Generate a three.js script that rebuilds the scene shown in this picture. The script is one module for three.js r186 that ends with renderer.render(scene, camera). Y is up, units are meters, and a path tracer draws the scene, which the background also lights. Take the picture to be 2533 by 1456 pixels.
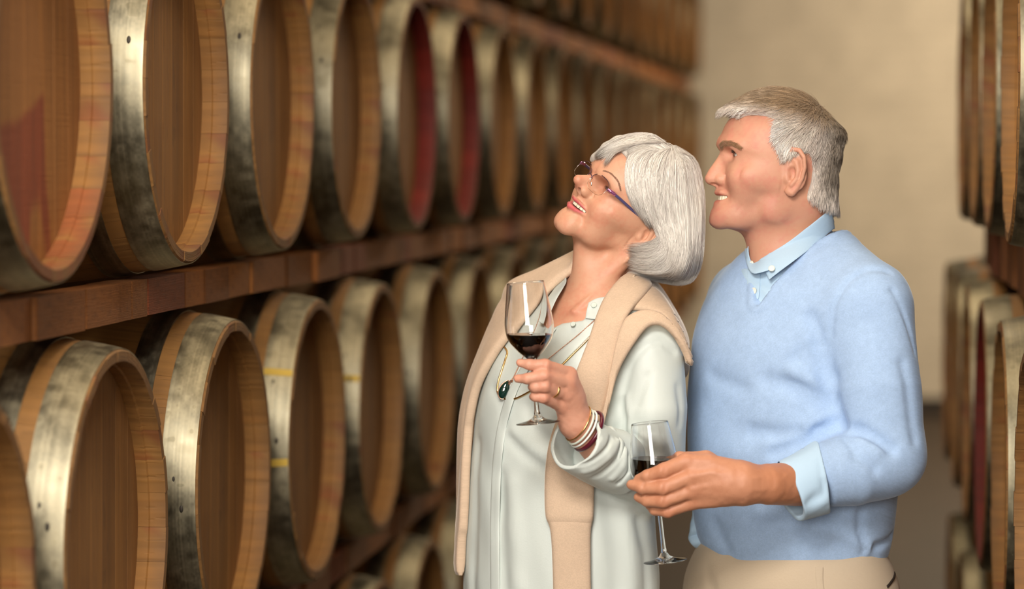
import * as THREE from 'three';
import { RectAreaLightUniformsLib } from 'three/addons/lights/RectAreaLightUniformsLib.js';
import { RoundedBoxGeometry } from 'three/addons/geometries/RoundedBoxGeometry.js';
import { mergeGeometries, toCreasedNormals } from 'three/addons/utils/BufferGeometryUtils.js';

// ---------------------------------------------------------------- camera, light, exposure
const scene = new THREE.Scene();
scene.background = new THREE.Color(0x000000);
const YAW = Math.atan(0.12254 * Math.cos(0.04822)), PITCH = 0.04822, FOC = 6900;   // focal length in pixels of the 2533 x 1456 frame
const camera = new THREE.PerspectiveCamera(2 * Math.atan(728 / FOC) * 180 / Math.PI, 2533 / 1456, 0.1, 60);
camera.position.set(0, 1.62, 0);
camera.rotation.set(-PITCH, YAW, 0, 'YXZ');
camera.focus = 4.62; camera.userData.fStop = 2.1;
scene.add(camera);
const renderer = new THREE.WebGLRenderer({ antialias: true });
renderer.toneMapping = THREE.LinearToneMapping;
renderer.toneMappingExposure = 1.2;
renderer.shadowMap.enabled = true;
RectAreaLightUniformsLib.init();

const WINDOW_GLOW = 13, LAMP_GLOW = 10, PANEL_GLOW = 34, FAR_GLOW = 50;  // strengths of the lights, all out of view
function areaLight(name, x, y, z, w, h, dir, colour, power) {
  const l = new THREE.RectAreaLight(colour, power, w, h);
  l.name = name; l.position.set(x, y, z); scene.add(l);
  l.lookAt(x + dir[0], y + dir[1], z + dir[2]);
  return l;
}
// unseen window behind the photographer and unseen ceiling luminaires, placed to light the cellar
const DAY = new THREE.Color(1.0, 0.95, 0.88), WARM = new THREE.Color(1.0, 0.82, 0.58);
areaLight('unseen_window_light', -0.75, 2.55, 3.28, 2.6, 2.3, [0, 0, -1], DAY, WINDOW_GLOW);
// unseen panel lamp above the view, placed to light the couple and the hoops
const PANEL = { pos: [-0.55, 2.95, -1.7], dir: [0.15, -1.5, -3.0], w: 0.9, h: 0.7 };
areaLight('unseen_panel_lamp_light', ...PANEL.pos, PANEL.w, PANEL.h, PANEL.dir, new THREE.Color(1.0, 0.94, 0.86), PANEL_GLOW);
const LAMP_Z = [0.9, -4.4, -7.6, -10.4, -13.2, -15.8], LAMP_X = -0.45, LAMP_Y = 3.93;
const LAMP_XS = LAMP_Z.map((z) => (z < -9 ? 1.25 : LAMP_X));
for (const [i, z] of LAMP_Z.entries()) areaLight('unseen_ceiling_lamp_light', LAMP_XS[i], LAMP_Y - 0.072, z, 0.34, 1.5, [0, -1, 0], WARM, z < -13 ? FAR_GLOW : LAMP_GLOW);  // unseen lamps; the farthest two are stronger to light the far wall

// ---------------------------------------------------------------- helpers
let seedState = 12345;
function rnd() { seedState = (seedState + 0x6d2b79f5) | 0; let t = Math.imul(seedState ^ (seedState >>> 15), 1 | seedState); t = (t + Math.imul(t ^ (t >>> 7), 61 | t)) ^ t; return ((t ^ (t >>> 14)) >>> 0) / 4294967296; }
const rr = (a, b) => a + (b - a) * rnd();
const clamp = (x, a, b) => (x < a ? a : x > b ? b : x), lerp = (a, b, t) => a + (b - a) * t;
const smooth = (a, b, x) => { const t = clamp((x - a) / (b - a), 0, 1); return t * t * (3 - 2 * t); };
function hash3(i, j, k) { let n = Math.imul(i, 374761393) + Math.imul(j, 668265263) + Math.imul(k, 1274126177) | 0; n = Math.imul(n ^ (n >>> 13), 1274126177); return ((n ^ (n >>> 16)) >>> 0) / 4294967296; }
function noise3(x, y, z) {
  const i = Math.floor(x), j = Math.floor(y), k = Math.floor(z); let u = x - i, v = y - j, w = z - k;
  u = u * u * (3 - 2 * u); v = v * v * (3 - 2 * v); w = w * w * (3 - 2 * w);
  return lerp(lerp(lerp(hash3(i, j, k), hash3(i + 1, j, k), u), lerp(hash3(i, j + 1, k), hash3(i + 1, j + 1, k), u), v),
    lerp(lerp(hash3(i, j, k + 1), hash3(i + 1, j, k + 1), u), lerp(hash3(i, j + 1, k + 1), hash3(i + 1, j + 1, k + 1), u), v), w);
}
// tileable 2D value noise with period px, py
function tile2(x, y, px, py, s) {
  const i = Math.floor(x), j = Math.floor(y); let u = x - i, v = y - j; u = u * u * (3 - 2 * u); v = v * v * (3 - 2 * v);
  const m = (a, p) => ((a % p) + p) % p, h = (a, b) => hash3(m(a, px), m(b, py), s);
  return lerp(lerp(h(i, j), h(i + 1, j), u), lerp(h(i, j + 1), h(i + 1, j + 1), u), v);
}
function texture(w, h, f, colour = true, ch = 4) {     // f(u, v) -> [r, g, b] in 0..1 (sRGB values when colour)
  const d = new Uint8Array(w * h * 4);
  for (let y = 0; y < h; y++) for (let x = 0; x < w; x++) {
    const c = f(x / w, y / h), o = (y * w + x) * 4;
    for (let k = 0; k < 3; k++) d[o + k] = clamp(Math.round((c.length ? c[k] : c) * 255), 0, 255);
    d[o + 3] = 255;
  }
  const t = new THREE.DataTexture(d, w, h); t.wrapS = t.wrapT = THREE.RepeatWrapping; t.magFilter = THREE.LinearFilter; t.minFilter = THREE.LinearMipmapLinearFilter; t.generateMipmaps = true;
  if (colour) t.colorSpace = THREE.SRGBColorSpace;
  t.needsUpdate = true; return t;
}
const rep = (t, x, y, rot = 0) => { const c = t.clone(); c.repeat.set(x, y); c.rotation = rot; c.needsUpdate = true; return c; };
const taken = new Map();
function numbered(name) { const n = taken.get(name) ?? 0; taken.set(name, n + 1); return n ? name + '_' + String(n).padStart(3, '0') : name; }
function shade(o) { o.castShadow = true; o.receiveShadow = true; return o; }
function put(name, geo, mat, parent = scene) { const m = shade(new THREE.Mesh(geo, mat)); m.name = parent === scene ? numbered(name) : name; parent.add(m); return m; }
function group(name, label, category, pos = [0, 0, 0], turn = 0, grp) {
  const o = new THREE.Group(); o.name = numbered(name); o.position.set(...pos); o.rotation.y = turn; scene.add(o);
  o.userData = { label, category }; if (grp) o.userData.group = grp; return o;
}
function tag(o, label, category, grp) { o.userData.label = label; o.userData.category = category; if (grp) o.userData.group = grp; return o; }
function structure(name, geo, mat, label) { const m = put(name, geo, mat); m.userData = { kind: 'structure', label }; return m; }
const std = (p) => new THREE.MeshStandardMaterial(p), phy = (p) => new THREE.MeshPhysicalMaterial(p);
const lin = (r, g, b) => new THREE.Color().setRGB(r, g, b);
function box(w, h, d, x, y, z, r = 0.004) { const g = new RoundedBoxGeometry(w, h, d, 1, Math.min(r, w / 3, h / 3, d / 3)); g.translate(x, y, z); return g; }
const V = (x, y, z) => new THREE.Vector3(x, y, z);
// ---------------------------------------------------------------- the room
const T = {};
T.plaster = texture(512, 512, (u, v) => {
  const course = Math.abs(((v * 12) % 1) - 0.5) * 2, row = Math.floor(v * 12), joint = Math.abs((((u * 5 + (row % 2) * 0.5)) % 1) - 0.5) * 2;
  const n = tile2(u * 8, v * 8, 8, 8, 1) * 0.5 + tile2(u * 40, v * 40, 40, 40, 2) * 0.3 + tile2(u * 120, v * 120, 120, 120, 3) * 0.2;
  const j = smooth(0.90, 0.98, course) * 0.08 + smooth(0.95, 0.99, joint) * 0.05, b = 0.80 + (n - 0.5) * 0.10 - j;
  return [b, b * 0.955, b * 0.875];
});
T.plasterBump = texture(512, 512, (u, v) => {
  const course = Math.abs(((v * 12) % 1) - 0.5) * 2, row = Math.floor(v * 12), joint = Math.abs((((u * 5 + (row % 2) * 0.5)) % 1) - 0.5) * 2;
  return 0.7 + (tile2(u * 60, v * 60, 60, 60, 5) - 0.5) * 0.3 - smooth(0.88, 0.98, course) * 0.35 - smooth(0.93, 0.99, joint) * 0.3;
}, false);
T.concrete = texture(512, 512, (u, v) => { const n = tile2(u * 6, v * 6, 6, 6, 11) * 0.5 + tile2(u * 30, v * 30, 30, 30, 12) * 0.3 + tile2(u * 140, v * 140, 140, 140, 13) * 0.2; return [0.40 + n * 0.16, 0.33 + n * 0.14, 0.26 + n * 0.12]; });
const uvMetres = (g, s) => { const p = g.attributes.position, n = g.attributes.normal, uv = g.attributes.uv; for (let i = 0; i < p.count; i++) { const ax = Math.abs(n.getX(i)), ay = Math.abs(n.getY(i)); if (ay > 0.5) uv.setXY(i, p.getX(i) / s, p.getZ(i) / s); else if (ax > 0.5) uv.setXY(i, p.getZ(i) / s, p.getY(i) / s); else uv.setXY(i, p.getX(i) / s, p.getY(i) / s); } return g; };
const wallMat = std({ map: T.plaster, bumpMap: T.plasterBump, bumpScale: 0.006, roughness: 0.9 });
const floorMat = std({ map: T.concrete, roughness: 0.7, color: lin(0.15, 0.125, 0.105) });
const ceilMat = std({ color: lin(0.32, 0.26, 0.2), roughness: 0.95 });
const RX0 = -3.2, RX1 = 2.6, RZ0 = -17.9, RZ1 = 3.4, RH = 4.1;
const slab = (w, h, d, x, y, z) => { const g = new THREE.BoxGeometry(w, h, d); g.translate(x, y, z); return uvMetres(g, 1.05); };
structure('floor', slab(RX1 - RX0 + 0.4, 0.2, RZ1 - RZ0 + 0.4, (RX0 + RX1) / 2, -0.1, (RZ0 + RZ1) / 2), floorMat, 'dark brown concrete cellar floor');
structure('ceiling', slab(RX1 - RX0 + 0.4, 0.2, RZ1 - RZ0 + 0.4, (RX0 + RX1) / 2, RH + 0.1, (RZ0 + RZ1) / 2), ceilMat, 'dark cellar ceiling');
structure('wall_back', slab(RX1 - RX0 + 0.4, RH, 0.2, (RX0 + RX1) / 2, RH / 2, RZ0 - 0.1), wallMat, 'cream painted brick wall at the far end of the aisle');
structure('wall_left', slab(0.2, RH, RZ1 - RZ0, RX0 - 0.1, RH / 2, (RZ0 + RZ1) / 2), wallMat, 'painted wall behind the left rack');
structure('wall_right', slab(0.2, RH, RZ1 - RZ0, RX1 + 0.1, RH / 2, (RZ0 + RZ1) / 2), wallMat, 'painted wall behind the right rack');
{ // front wall and unseen window behind the photographer, placed to light the couple
  const x0 = -2.05, x1 = 0.55, y0 = 1.4, y1 = 3.7, z = RZ1 + 0.1, parts = [];
  const piece = (a, b, c, d) => parts.push(slab(b - a, d - c, 0.2, (a + b) / 2, (c + d) / 2, z));
  piece(RX0 - 0.2, x0, 0, RH); piece(x1, RX1 + 0.2, 0, RH); piece(x0, x1, 0, y0); piece(x0, x1, y1, RH);
  structure('wall_front', mergeGeometries(parts), wallMat, 'painted wall behind the photographer');
  const w = new THREE.Group(); w.name = 'unseen_window_1'; w.userData = { kind: 'structure', label: 'unseen window behind the photographer, placed to light the couple' }; scene.add(w);
  const fm = std({ color: lin(0.3, 0.28, 0.25), roughness: 0.6 });
  const g = new THREE.BoxGeometry(x1 - x0, y1 - y0, 0.02); g.translate((x0 + x1) / 2, (y0 + y1) / 2, RZ1 + 0.06);
  put('pane', g, std({ color: 0xffffff, emissive: DAY, emissiveIntensity: 1.5, roughness: 1 }), w);
  for (const [a, b, c, d] of [[x0, x0 + 0.06, y0, y1], [x1 - 0.06, x1, y0, y1], [x0, x1, y0, y0 + 0.06], [x0, x1, y1 - 0.06, y1]]) put('window_frame', box(b - a, d - c, 0.08, (a + b) / 2, (c + d) / 2, RZ1 + 0.09), fm, w);
}
structure('baseboard_back', slab(RX1 - RX0, 0.11, 0.03, (RX0 + RX1) / 2, 0.055, RZ0 + 0.016), std({ color: lin(0.03, 0.022, 0.017), roughness: 0.7 }), 'dark skirting along the far wall');
{ // unseen ceiling luminaires: white metal tray, glowing diffuser, two suspension rods
  const tray = std({ color: lin(0.6, 0.58, 0.52), roughness: 0.5 }), glow = std({ color: 0xffffff, emissive: WARM, emissiveIntensity: 4, roughness: 1 });
  const words = ['nearest', 'second', 'third', 'fourth', 'fifth', 'farthest'];
  LAMP_Z.forEach((z, i) => {
    const o = group('unseen_ceiling_light', `unseen long white ceiling light, placed to light the cellar, ${words[i]} from the unseen window`, 'ceiling light', [LAMP_XS[i], LAMP_Y, z], 0, 'unseen ceiling lights');
    put('housing', box(0.38, 0.07, 1.56, 0, -0.02, 0, 0.01), tray, o);
    put('diffuser', box(0.34, 0.012, 1.5, 0, -0.061, 0, 0.003), glow, o);
    for (const s of [-1, 1]) { const r = new THREE.CylinderGeometry(0.005, 0.005, RH - LAMP_Y - 0.015, 8); r.translate(0, (RH - LAMP_Y + 0.015) / 2, s * 0.6); put('rod', r, tray, o); }
  });
}
{ // the unseen panel lamp: shallow tray, glowing front, yoke and suspension rod
  const o = group('unseen_panel_lamp', 'unseen panel lamp near the photographer, placed to light the couple and hoops', 'lamp', PANEL.pos);
  const d = V(...PANEL.dir).normalize(), q = new THREE.Object3D(); q.lookAt(d); o.quaternion.copy(q.quaternion);
  put('housing', box(PANEL.w + 0.06, PANEL.h + 0.06, 0.05, 0, 0, -0.06, 0.012), std({ color: lin(0.05, 0.05, 0.05), roughness: 0.5 }), o);
  put('diffuser', box(PANEL.w, PANEL.h, 0.012, 0, 0, -0.030, 0.003), std({ color: 0xffffff, emissive: new THREE.Color(1.0, 0.94, 0.86), emissiveIntensity: 6, roughness: 1 }), o);
  const rod = new THREE.CylinderGeometry(0.012, 0.012, RH - PANEL.pos[1] - 0.06, 10); rod.translate(0, (RH - PANEL.pos[1] - 0.06) / 2, 0);
  const m = put('rod', rod, std({ color: lin(0.05, 0.05, 0.05), roughness: 0.5 }), o); m.position.set(0, 0, -0.09); m.quaternion.copy(o.quaternion.clone().invert());
}
// ---------------------------------------------------------------- wine barrels
const grain = (u, v, s, stretch) => { // u along the grain
  const w = tile2(u * 4, v * 6, 4, 6, s + 7) * 0.25;
  const a = tile2(u * 3, (v + w * 0.06) * 60, 3, 60, s), b = tile2(u * 6, (v + w * 0.04) * 150, 6, 150, s + 1), c = tile2(u * 30, v * 200, 30, 200, s + 2), d = tile2(u * 3, v * 4, 3, 4, s + 3);
  return [a, b, c, d];
};
T.oak = texture(512, 1024, (u, v) => {
  const [a, b, c, d] = grain(u, v, 21), k = 0.66 + (a - 0.5) * 0.05 + (b - 0.5) * 0.06 + (c > 0.86 ? -0.05 : 0) + (d - 0.5) * 0.06;
  const dirt = smooth(0.66, 0.85, tile2(u * 9, v * 9, 9, 9, 29)) * 0.05;
  return [k * 1.14 - dirt * 0.7, k * 0.88 - dirt * 0.7, k * 0.56 - dirt * 0.5];
});
T.oakBump = texture(512, 1024, (u, v) => { const [a, b, c] = grain(u, v, 21); return 0.5 + (b - 0.5) * 0.5 + (c > 0.8 ? -0.25 : 0) + (a - 0.5) * 0.2; }, false);
const steelF = (u, v) => {
  const a = tile2(u * 10, v * 3, 10, 3, 41), b = tile2(u * 60, v * 14, 60, 14, 42), c = tile2(u * 200, v * 60, 200, 60, 43), s = tile2(u * 3, v * 70, 3, 70, 44);
  return [a, b, c, s];
};
T.steel = texture(1024, 256, (u, v) => { const [a, b, c, s] = steelF(u, v), k = 0.64 + (a - 0.5) * 0.20 + (b - 0.5) * 0.18 + (c - 0.5) * 0.08 + (s - 0.5) * 0.10, spot = smooth(0.84, 0.92, b) * 0.07; return [k * 1.0 - spot, k * 0.965 - spot, k * 0.86 - spot]; });
T.steelRough = texture(1024, 256, (u, v) => { const [a, b, c, s] = steelF(u, v); return 0.64 + (b - 0.5) * 0.20 + (c - 0.5) * 0.08 + (a - 0.5) * 0.12; }, false);
const woodTone = (r, g, b, rough = 0.72) => std({ map: T.oak, bumpMap: T.oakBump, bumpScale: 0.0012, roughness: rough, color: lin(r, g, b), vertexColors: true });
const staveMats = [woodTone(0.47, 0.385, 0.235), woodTone(0.50, 0.41, 0.25), woodTone(0.45, 0.365, 0.22), woodTone(0.48, 0.385, 0.225)];
const headMats = [woodTone(0.44, 0.355, 0.22), woodTone(0.45, 0.362, 0.225), woodTone(0.43, 0.345, 0.212)];
const hoopMats = [1, 0.85, 0.72].map((k) => std({ map: T.steel, roughnessMap: T.steelRough, roughness: 0.78, metalness: 1, color: lin(0.74 * k, 0.71 * k, 0.63 * k) }));
const rivetMat = std({ color: lin(0.06, 0.05, 0.04), roughness: 0.6, metalness: 0.6 });
const yellowMat = std({ color: lin(0.55, 0.36, 0.05), roughness: 0.7 });

const BL = 0.92, BRe = 0.287, BRb = 0.338, NST = 30;
const radius = (x) => { const t = clamp(-x / BL, 0, 1), q = 2 * t - 1; return BRb - (BRb - BRe) * Math.pow(Math.abs(q), 1.9); };
const CHIME = 0.046;
function staveGeo(seed, kind) {           // one stave, centred on the top of the barrel (+y), running from x = 0 to x = -BL
  const half = Math.PI / NST - 0.0007, xs = [0, -0.0035, -0.026, -0.028, -CHIME + 0.002, -0.07, -0.14, -0.24, -0.36, -0.46, -0.56, -0.68, -0.78, -0.87, -BL];
  const pos = [], uv = [], col = [], idx = [], lift = (hash3(seed, 1, 2) - 0.5) * 0.0012, v0 = hash3(seed, 5, 5);
  const ring = xs.map((x, i) => {
    let R = radius(x) + lift - (i === 0 ? 0.0025 : 0), r = i === 0 ? R - 0.015 : i === 1 ? R - 0.0195 : i === 2 ? R - 0.0225 : i === 3 ? R - 0.0262 : R - 0.027;
    const start = pos.length / 3;
    for (let k = 0; k < 8; k++) {
      const outer = k < 4, a = (outer ? lerp(-half, half, k / 3) : lerp(half, -half, (k - 4) / 3)), q = outer ? R : r;
      pos.push(x + (i === 0 ? (hash3(seed, 9, 1) - 0.5) * 0.002 : 0), Math.cos(a) * q, Math.sin(a) * q);
      uv.push(-x + (outer ? 0 : 0.31), v0 + a * R / 0.9 + (outer ? 0 : 0.37));
      const n = noise3(x * 40 + seed * 3.1, a * R * 45, seed * 7.7), n2 = noise3(x * 90 + seed, a * 30, 3.3);
      let c = [1, 1, 1];
      const front = smooth(-0.075, -0.05, x);
      if (kind === 'stained') { const s = front * smooth(0.52, 0.80, n) * 0.6; c = [lerp(1, 0.80, s), lerp(1, 0.38, s), lerp(1, 0.42, s)]; }
      if (kind === 'soaked') { const s = front * smooth(0.25, 0.65, n) * 0.7; c = [lerp(1, 0.92, s), lerp(1, 0.42, s), lerp(1, 0.50, s)]; }
      if (kind === 'red' && x > -0.075) c = outer ? [1, 1, 1] : [0.60, 0.075, 0.06];
      const edge = (i <= 1 ? 0.72 : 1) * (0.93 + n2 * 0.14);
      col.push(c[0] * edge, c[1] * edge, c[2] * edge);
    }
    return start;
  });
  for (let i = 0; i + 1 < ring.length; i++) for (let k = 0; k < 8; k++) { const a = ring[i] + k, b = ring[i] + (k + 1) % 8, c = ring[i + 1] + k, d = ring[i + 1] + (k + 1) % 8; idx.push(a, c, b, b, c, d); }
  for (const [s, f] of [[ring[0], 1], [ring[ring.length - 1], 0]]) for (let k = 0; k < 3; k++) { const a = s + k, b = s + k + 1, c = s + 7 - k, d = s + 6 - k; f ? idx.push(a, b, c, b, d, c) : idx.push(a, c, b, b, c, d); }
  const g = new THREE.BufferGeometry(); g.setAttribute('position', new THREE.Float32BufferAttribute(pos, 3)); g.setAttribute('uv', new THREE.Float32BufferAttribute(uv, 2)); g.setAttribute('color', new THREE.Float32BufferAttribute(col, 3)); g.setIndex(idx);
  return toCreasedNormals(g, 0.6);
}
const staveGeos = { clean: [1, 2, 3, 4].map((s) => staveGeo(s, 'clean')), stained: [11, 12, 13].map((s) => staveGeo(s, 'stained')), soaked: [21, 22, 23].map((s) => staveGeo(s, 'soaked')), red: [31, 32].map((s) => staveGeo(s, 'red')) };
function shellGeo(kind) {                 // all staves of a far barrel, too blurred to be told apart, as one turned shell
  const g = mergeGeometries(Array.from({ length: NST }, (_, i) => { const c = staveGeos[kind][i % staveGeos[kind].length].clone(); c.rotateX(i * 2 * Math.PI / NST); return c; }));
  return g;
}
const shellGeos = { clean: shellGeo('clean'), red: shellGeo('red'), stained: shellGeo('stained') };
const HR = radius(-CHIME) - 0.0262;
const NB = 8;
function headBoards(paint) {              // planks of the barrel head, grain vertical, each with its own rounded edges
  const out = [], cuts = [-HR];
  for (let i = 1; i < NB; i++) cuts.push(-HR + 2 * HR * (i / NB) + (hash3(i, 3, 1) - 0.5) * 0.02);
  cuts.push(HR);
  for (let i = 0; i < NB; i++) {
    const a = cuts[i] + 0.0003, b = cuts[i + 1] - 0.0003, n = 7, s = new THREE.Shape();
    for (let k = 0; k <= n; k++) { const u = lerp(a, b, k / n), v = Math.sqrt(Math.max(HR * HR - u * u, 0)); k ? s.lineTo(u, v) : s.moveTo(u, v); }
    for (let k = n; k >= 0; k--) { const u = lerp(a, b, k / n), v = -Math.sqrt(Math.max(HR * HR - u * u, 0)); s.lineTo(u, v - 1e-5); }
    const g = new THREE.ExtrudeGeometry(s, { depth: 0.02, bevelEnabled: true, bevelThickness: 0.0007, bevelSize: 0.0007, bevelOffset: -0.0007, bevelSegments: 1, curveSegments: 4 });
    const p = g.attributes.position, uv = g.attributes.uv, c = [];
    for (let j = 0; j < p.count; j++) { const u = p.getX(j), v = p.getY(j); uv.setXY(j, v * 0.7 + i * 0.137, u * 0.8 + i * 0.271); c.push(1, 1, 1); }
    g.setAttribute('color', new THREE.Float32BufferAttribute(c, 3));
    g.translate(0, 0, -0.0207); g.rotateY(Math.PI / 2); g.translate(-CHIME, 0, (i % 2 ? 0.0005 : 0)); out.push(g);
  }
  return out;
}
const boardGeos = headBoards();
const headDisc = (() => { const g = mergeGeometries(boardGeos.map((b) => b.clone())); return g; })();
const rearDisc = (() => { const g = new THREE.CylinderGeometry(HR, HR, 0.02, 40); g.rotateZ(Math.PI / 2); g.translate(-BL + CHIME, 0, 0); g.setAttribute('color', new THREE.Float32BufferAttribute(new Float32Array(g.attributes.position.count * 3).fill(1), 3)); return g; })();
function hoopGeo(x0, x1, seed) {          // a flat steel band rolled round the staves
  const pts = [], t = 0.0022, n = 5; const R = (x) => radius(x) + 0.0004;
  for (let k = 0; k <= n; k++) { const x = lerp(x0, x1, k / n); pts.push([R(x) + t - (k === 0 || k === n ? 0.0006 : 0), x]); }
  for (let k = n; k >= 0; k--) { const x = lerp(x0, x1, k / n); pts.push([R(x), x]); }
  pts.push(pts[0]);
  const g = new THREE.LatheGeometry(pts.map(([r, x]) => new THREE.Vector2(r, x)), 72);
  const uv = g.attributes.uv, p = g.attributes.position; for (let i = 0; i < uv.count; i++) uv.setXY(i, uv.getX(i) * 2 + seed * 0.37, p.getY(i) * 5 + seed * 0.21);
  g.rotateZ(-Math.PI / 2);
  return toCreasedNormals(g, 0.5);
}
const HOOPS = [[-0.003, -0.060], [-0.088, -0.130], [-0.275, -0.315], [-BL + 0.315, -BL + 0.275], [-BL + 0.130, -BL + 0.088], [-BL + 0.060, -BL + 0.003]];
const hoopGeos = HOOPS.map(([a, b], i) => hoopGeo(a, b, i));
const rivetGeo = (() => { const g = new THREE.SphereGeometry(0.0042, 10, 6); g.scale(0.8, 0.42, 1.5); return g; })();
const tapeGeo = hoopGeo(-0.004, -0.059, 3);
function paintedArc(x0, x1, a0, a1) {     // a patch of paint brushed across a hoop
  const pos = [], idx = [], n = 8; for (let i = 0; i <= n; i++) for (let k = 0; k < 2; k++) { const x = k ? x1 : x0, R = radius(x) + 0.0032, a = lerp(a0, a1, i / n) + (k ? 0.006 : 0); pos.push(x, Math.cos(a) * R, Math.sin(a) * R); }
  for (let i = 0; i < n; i++) { const a = i * 2; idx.push(a, a + 1, a + 2, a + 1, a + 3, a + 2); }
  const g = new THREE.BufferGeometry(); g.setAttribute('position', new THREE.Float32BufferAttribute(pos, 3)); g.setIndex(idx); g.computeVertexNormals(); return g;
}
const headStain = texture(512, 512, (u, v) => {   // spilled-wine stain on the nearest head: u across, v up, over the whole disc
  const [a, b, c, d] = grain(v, u, 61), k = 0.64 + (a - 0.5) * 0.08 + (b - 0.5) * 0.07 + (d - 0.5) * 0.1;
  let col = [k * 1.16, k * 0.84, k * 0.50];
  const drip = tile2(u * 26, v * 2, 26, 2, 77), top = 0.36 + 0.08 * smooth(0.3, 0.62, u) + (tile2(u * 9, 0.5, 9, 9, 78) - 0.5) * 0.05, right = 0.66 + 0.12 * (0.4 - v) + (tile2(0.3, v * 8, 8, 8, 79) - 0.5) * 0.03;
  let s = smooth(0.02, -0.02, v - top) * smooth(0.015, -0.015, u - right);
  s *= lerp(1, smooth(0.35, 0.6, drip + (v - 0.05) * 1.6), smooth(0.36, 0.2, v));
  s *= 0.72;
  return [lerp(col[0], k * 0.95, s), lerp(col[1], k * 0.42, s), lerp(col[2], k * 0.30, s)];
});
const stainMat = std({ map: headStain, bumpMap: T.oakBump, bumpScale: 0.0006, roughness: 0.72, color: lin(0.46, 0.375, 0.235) });
const stainBoards = boardGeos.map((g) => { const c = g.clone(), p = c.attributes.position, uv = c.attributes.uv; for (let j = 0; j < p.count; j++) uv.setXY(j, 0.5 - p.getZ(j) / (2 * HR), 0.5 + p.getY(j) / (2 * HR)); return c; });

const ORD = ['first', 'second', 'third', 'fourth', 'fifth', 'sixth', 'seventh', 'eighth', 'ninth', 'tenth', 'eleventh', 'twelfth', 'thirteenth', 'fourteenth', 'fifteenth', 'sixteenth', 'seventeenth', 'eighteenth', 'nineteenth', 'twentieth'];
let barrelCount = 0;
function makeBarrel(label, pos, turn, o = {}) {
  const b = group('wine_barrel', label, 'barrel', pos, turn, o.group); const k = barrelCount++;
  const roll = o.roll ?? rr(-0.12, 0.12), inner = new THREE.Matrix4();
  const near = o.near, kind = o.kind ?? 'clean';
  if (near) for (let i = 0; i < NST; i++) {
    const list = kind === 'red' ? staveGeos.red : kind === 'soaked' && i > 11 && i < 20 ? staveGeos.soaked : kind === 'soaked' || kind === 'stained' ? (hash3(i, k, 8) < 0.55 ? staveGeos.stained : staveGeos.clean) : hash3(i, k, 9) < 0.12 ? staveGeos.stained : staveGeos.clean;
    const m = put('stave', list[Math.floor(hash3(i, k, 3) * list.length)], staveMats[Math.floor(hash3(i, k, 4) * staveMats.length)], b); m.rotation.x = roll + i * 2 * Math.PI / NST;
  } else { const m = put('barrel_shell', shellGeos[kind === 'soaked' ? 'stained' : kind], staveMats[k % 4], b); m.rotation.x = roll; }
  if (near) (o.stain ? stainBoards : boardGeos).forEach((g, i) => { const m = put('head_board', g, o.stain ? stainMat : headMats[(i * 7 + k) % 3], b); m.rotation.x = roll * 0.4; });
  else put('barrel_head', headDisc, headMats[k % 3], b);
  put('rear_head', rearDisc, headMats[0], b);
  const hm = hoopMats[o.hoop ?? k % 3];
  hoopGeos.forEach((g, i) => {
    const h = put('hoop', g, hm, b); h.rotation.x = o.hoopTurn ?? (k * 1.7);
    if (near && i < 2) (o.rivets ?? [0.95 + hash3(k, i, 2) * 0.5, 1.22 + hash3(k, i, 5) * 0.5]).forEach((a, q) => { const x = (HOOPS[i][0] + HOOPS[i][1]) / 2, r = radius(x) + 0.0028, m = put('rivet', rivetGeo, rivetMat, h); a -= h.rotation.x; m.position.set(x + (q ? 0.006 : -0.008), Math.cos(a) * r, Math.sin(a) * r); m.rotation.x = a; });
    if (i === 0 && o.yellow) for (const a of o.yellow) { const m = put('paint_mark', paintedArc(-0.004, -0.059, a - 0.02, a + 0.03), yellowMat, h); m.rotation.x = -h.rotation.x; m.userData.label = 'yellow paint mark'; }
  });
  return b;
}
const LEFT_X = (z) => -(1.154 - 0.0113 * z), LEFT_TURN = -0.0113;      // z = distance down the aisle
const G_LEFT = 'wine barrels in the left rack', G_RIGHT = 'wine barrels in the right rack';
const rowsL = [
  { y: 2.425, name: 'top', z: [4.55, 5.3, 6.1, 6.9, 7.7, 8.5, 9.3, 10.1, 10.9, 11.7, 12.5, 13.3, 14.1, 14.9, 15.7, 16.5, 17.3], from: 7 },
  { y: 1.735, name: 'eye-level', z: [3.82, 4.574, 5.32, 6.08, 6.88, 7.66, 8.47, 9.29, 10.1, 10.9, 11.7, 12.5, 13.3, 14.1, 14.9, 15.7, 16.5, 17.3], from: 0 },
  { y: 1.044, name: 'waist-level', z: [3.42, 4.13, 4.895, 5.64, 6.38, 7.18, 7.95, 8.75, 9.55, 10.35, 11.15, 11.95, 12.75, 13.55, 14.35, 15.15, 15.95, 16.75, 17.45], from: 0 },
  { y: 0.354, name: 'bottom', z: [4.1, 4.85, 5.6, 6.35, 7.05, 7.8, 8.55, 9.35, 10.15, 10.95, 11.75, 12.55], from: 4 },
];
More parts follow.
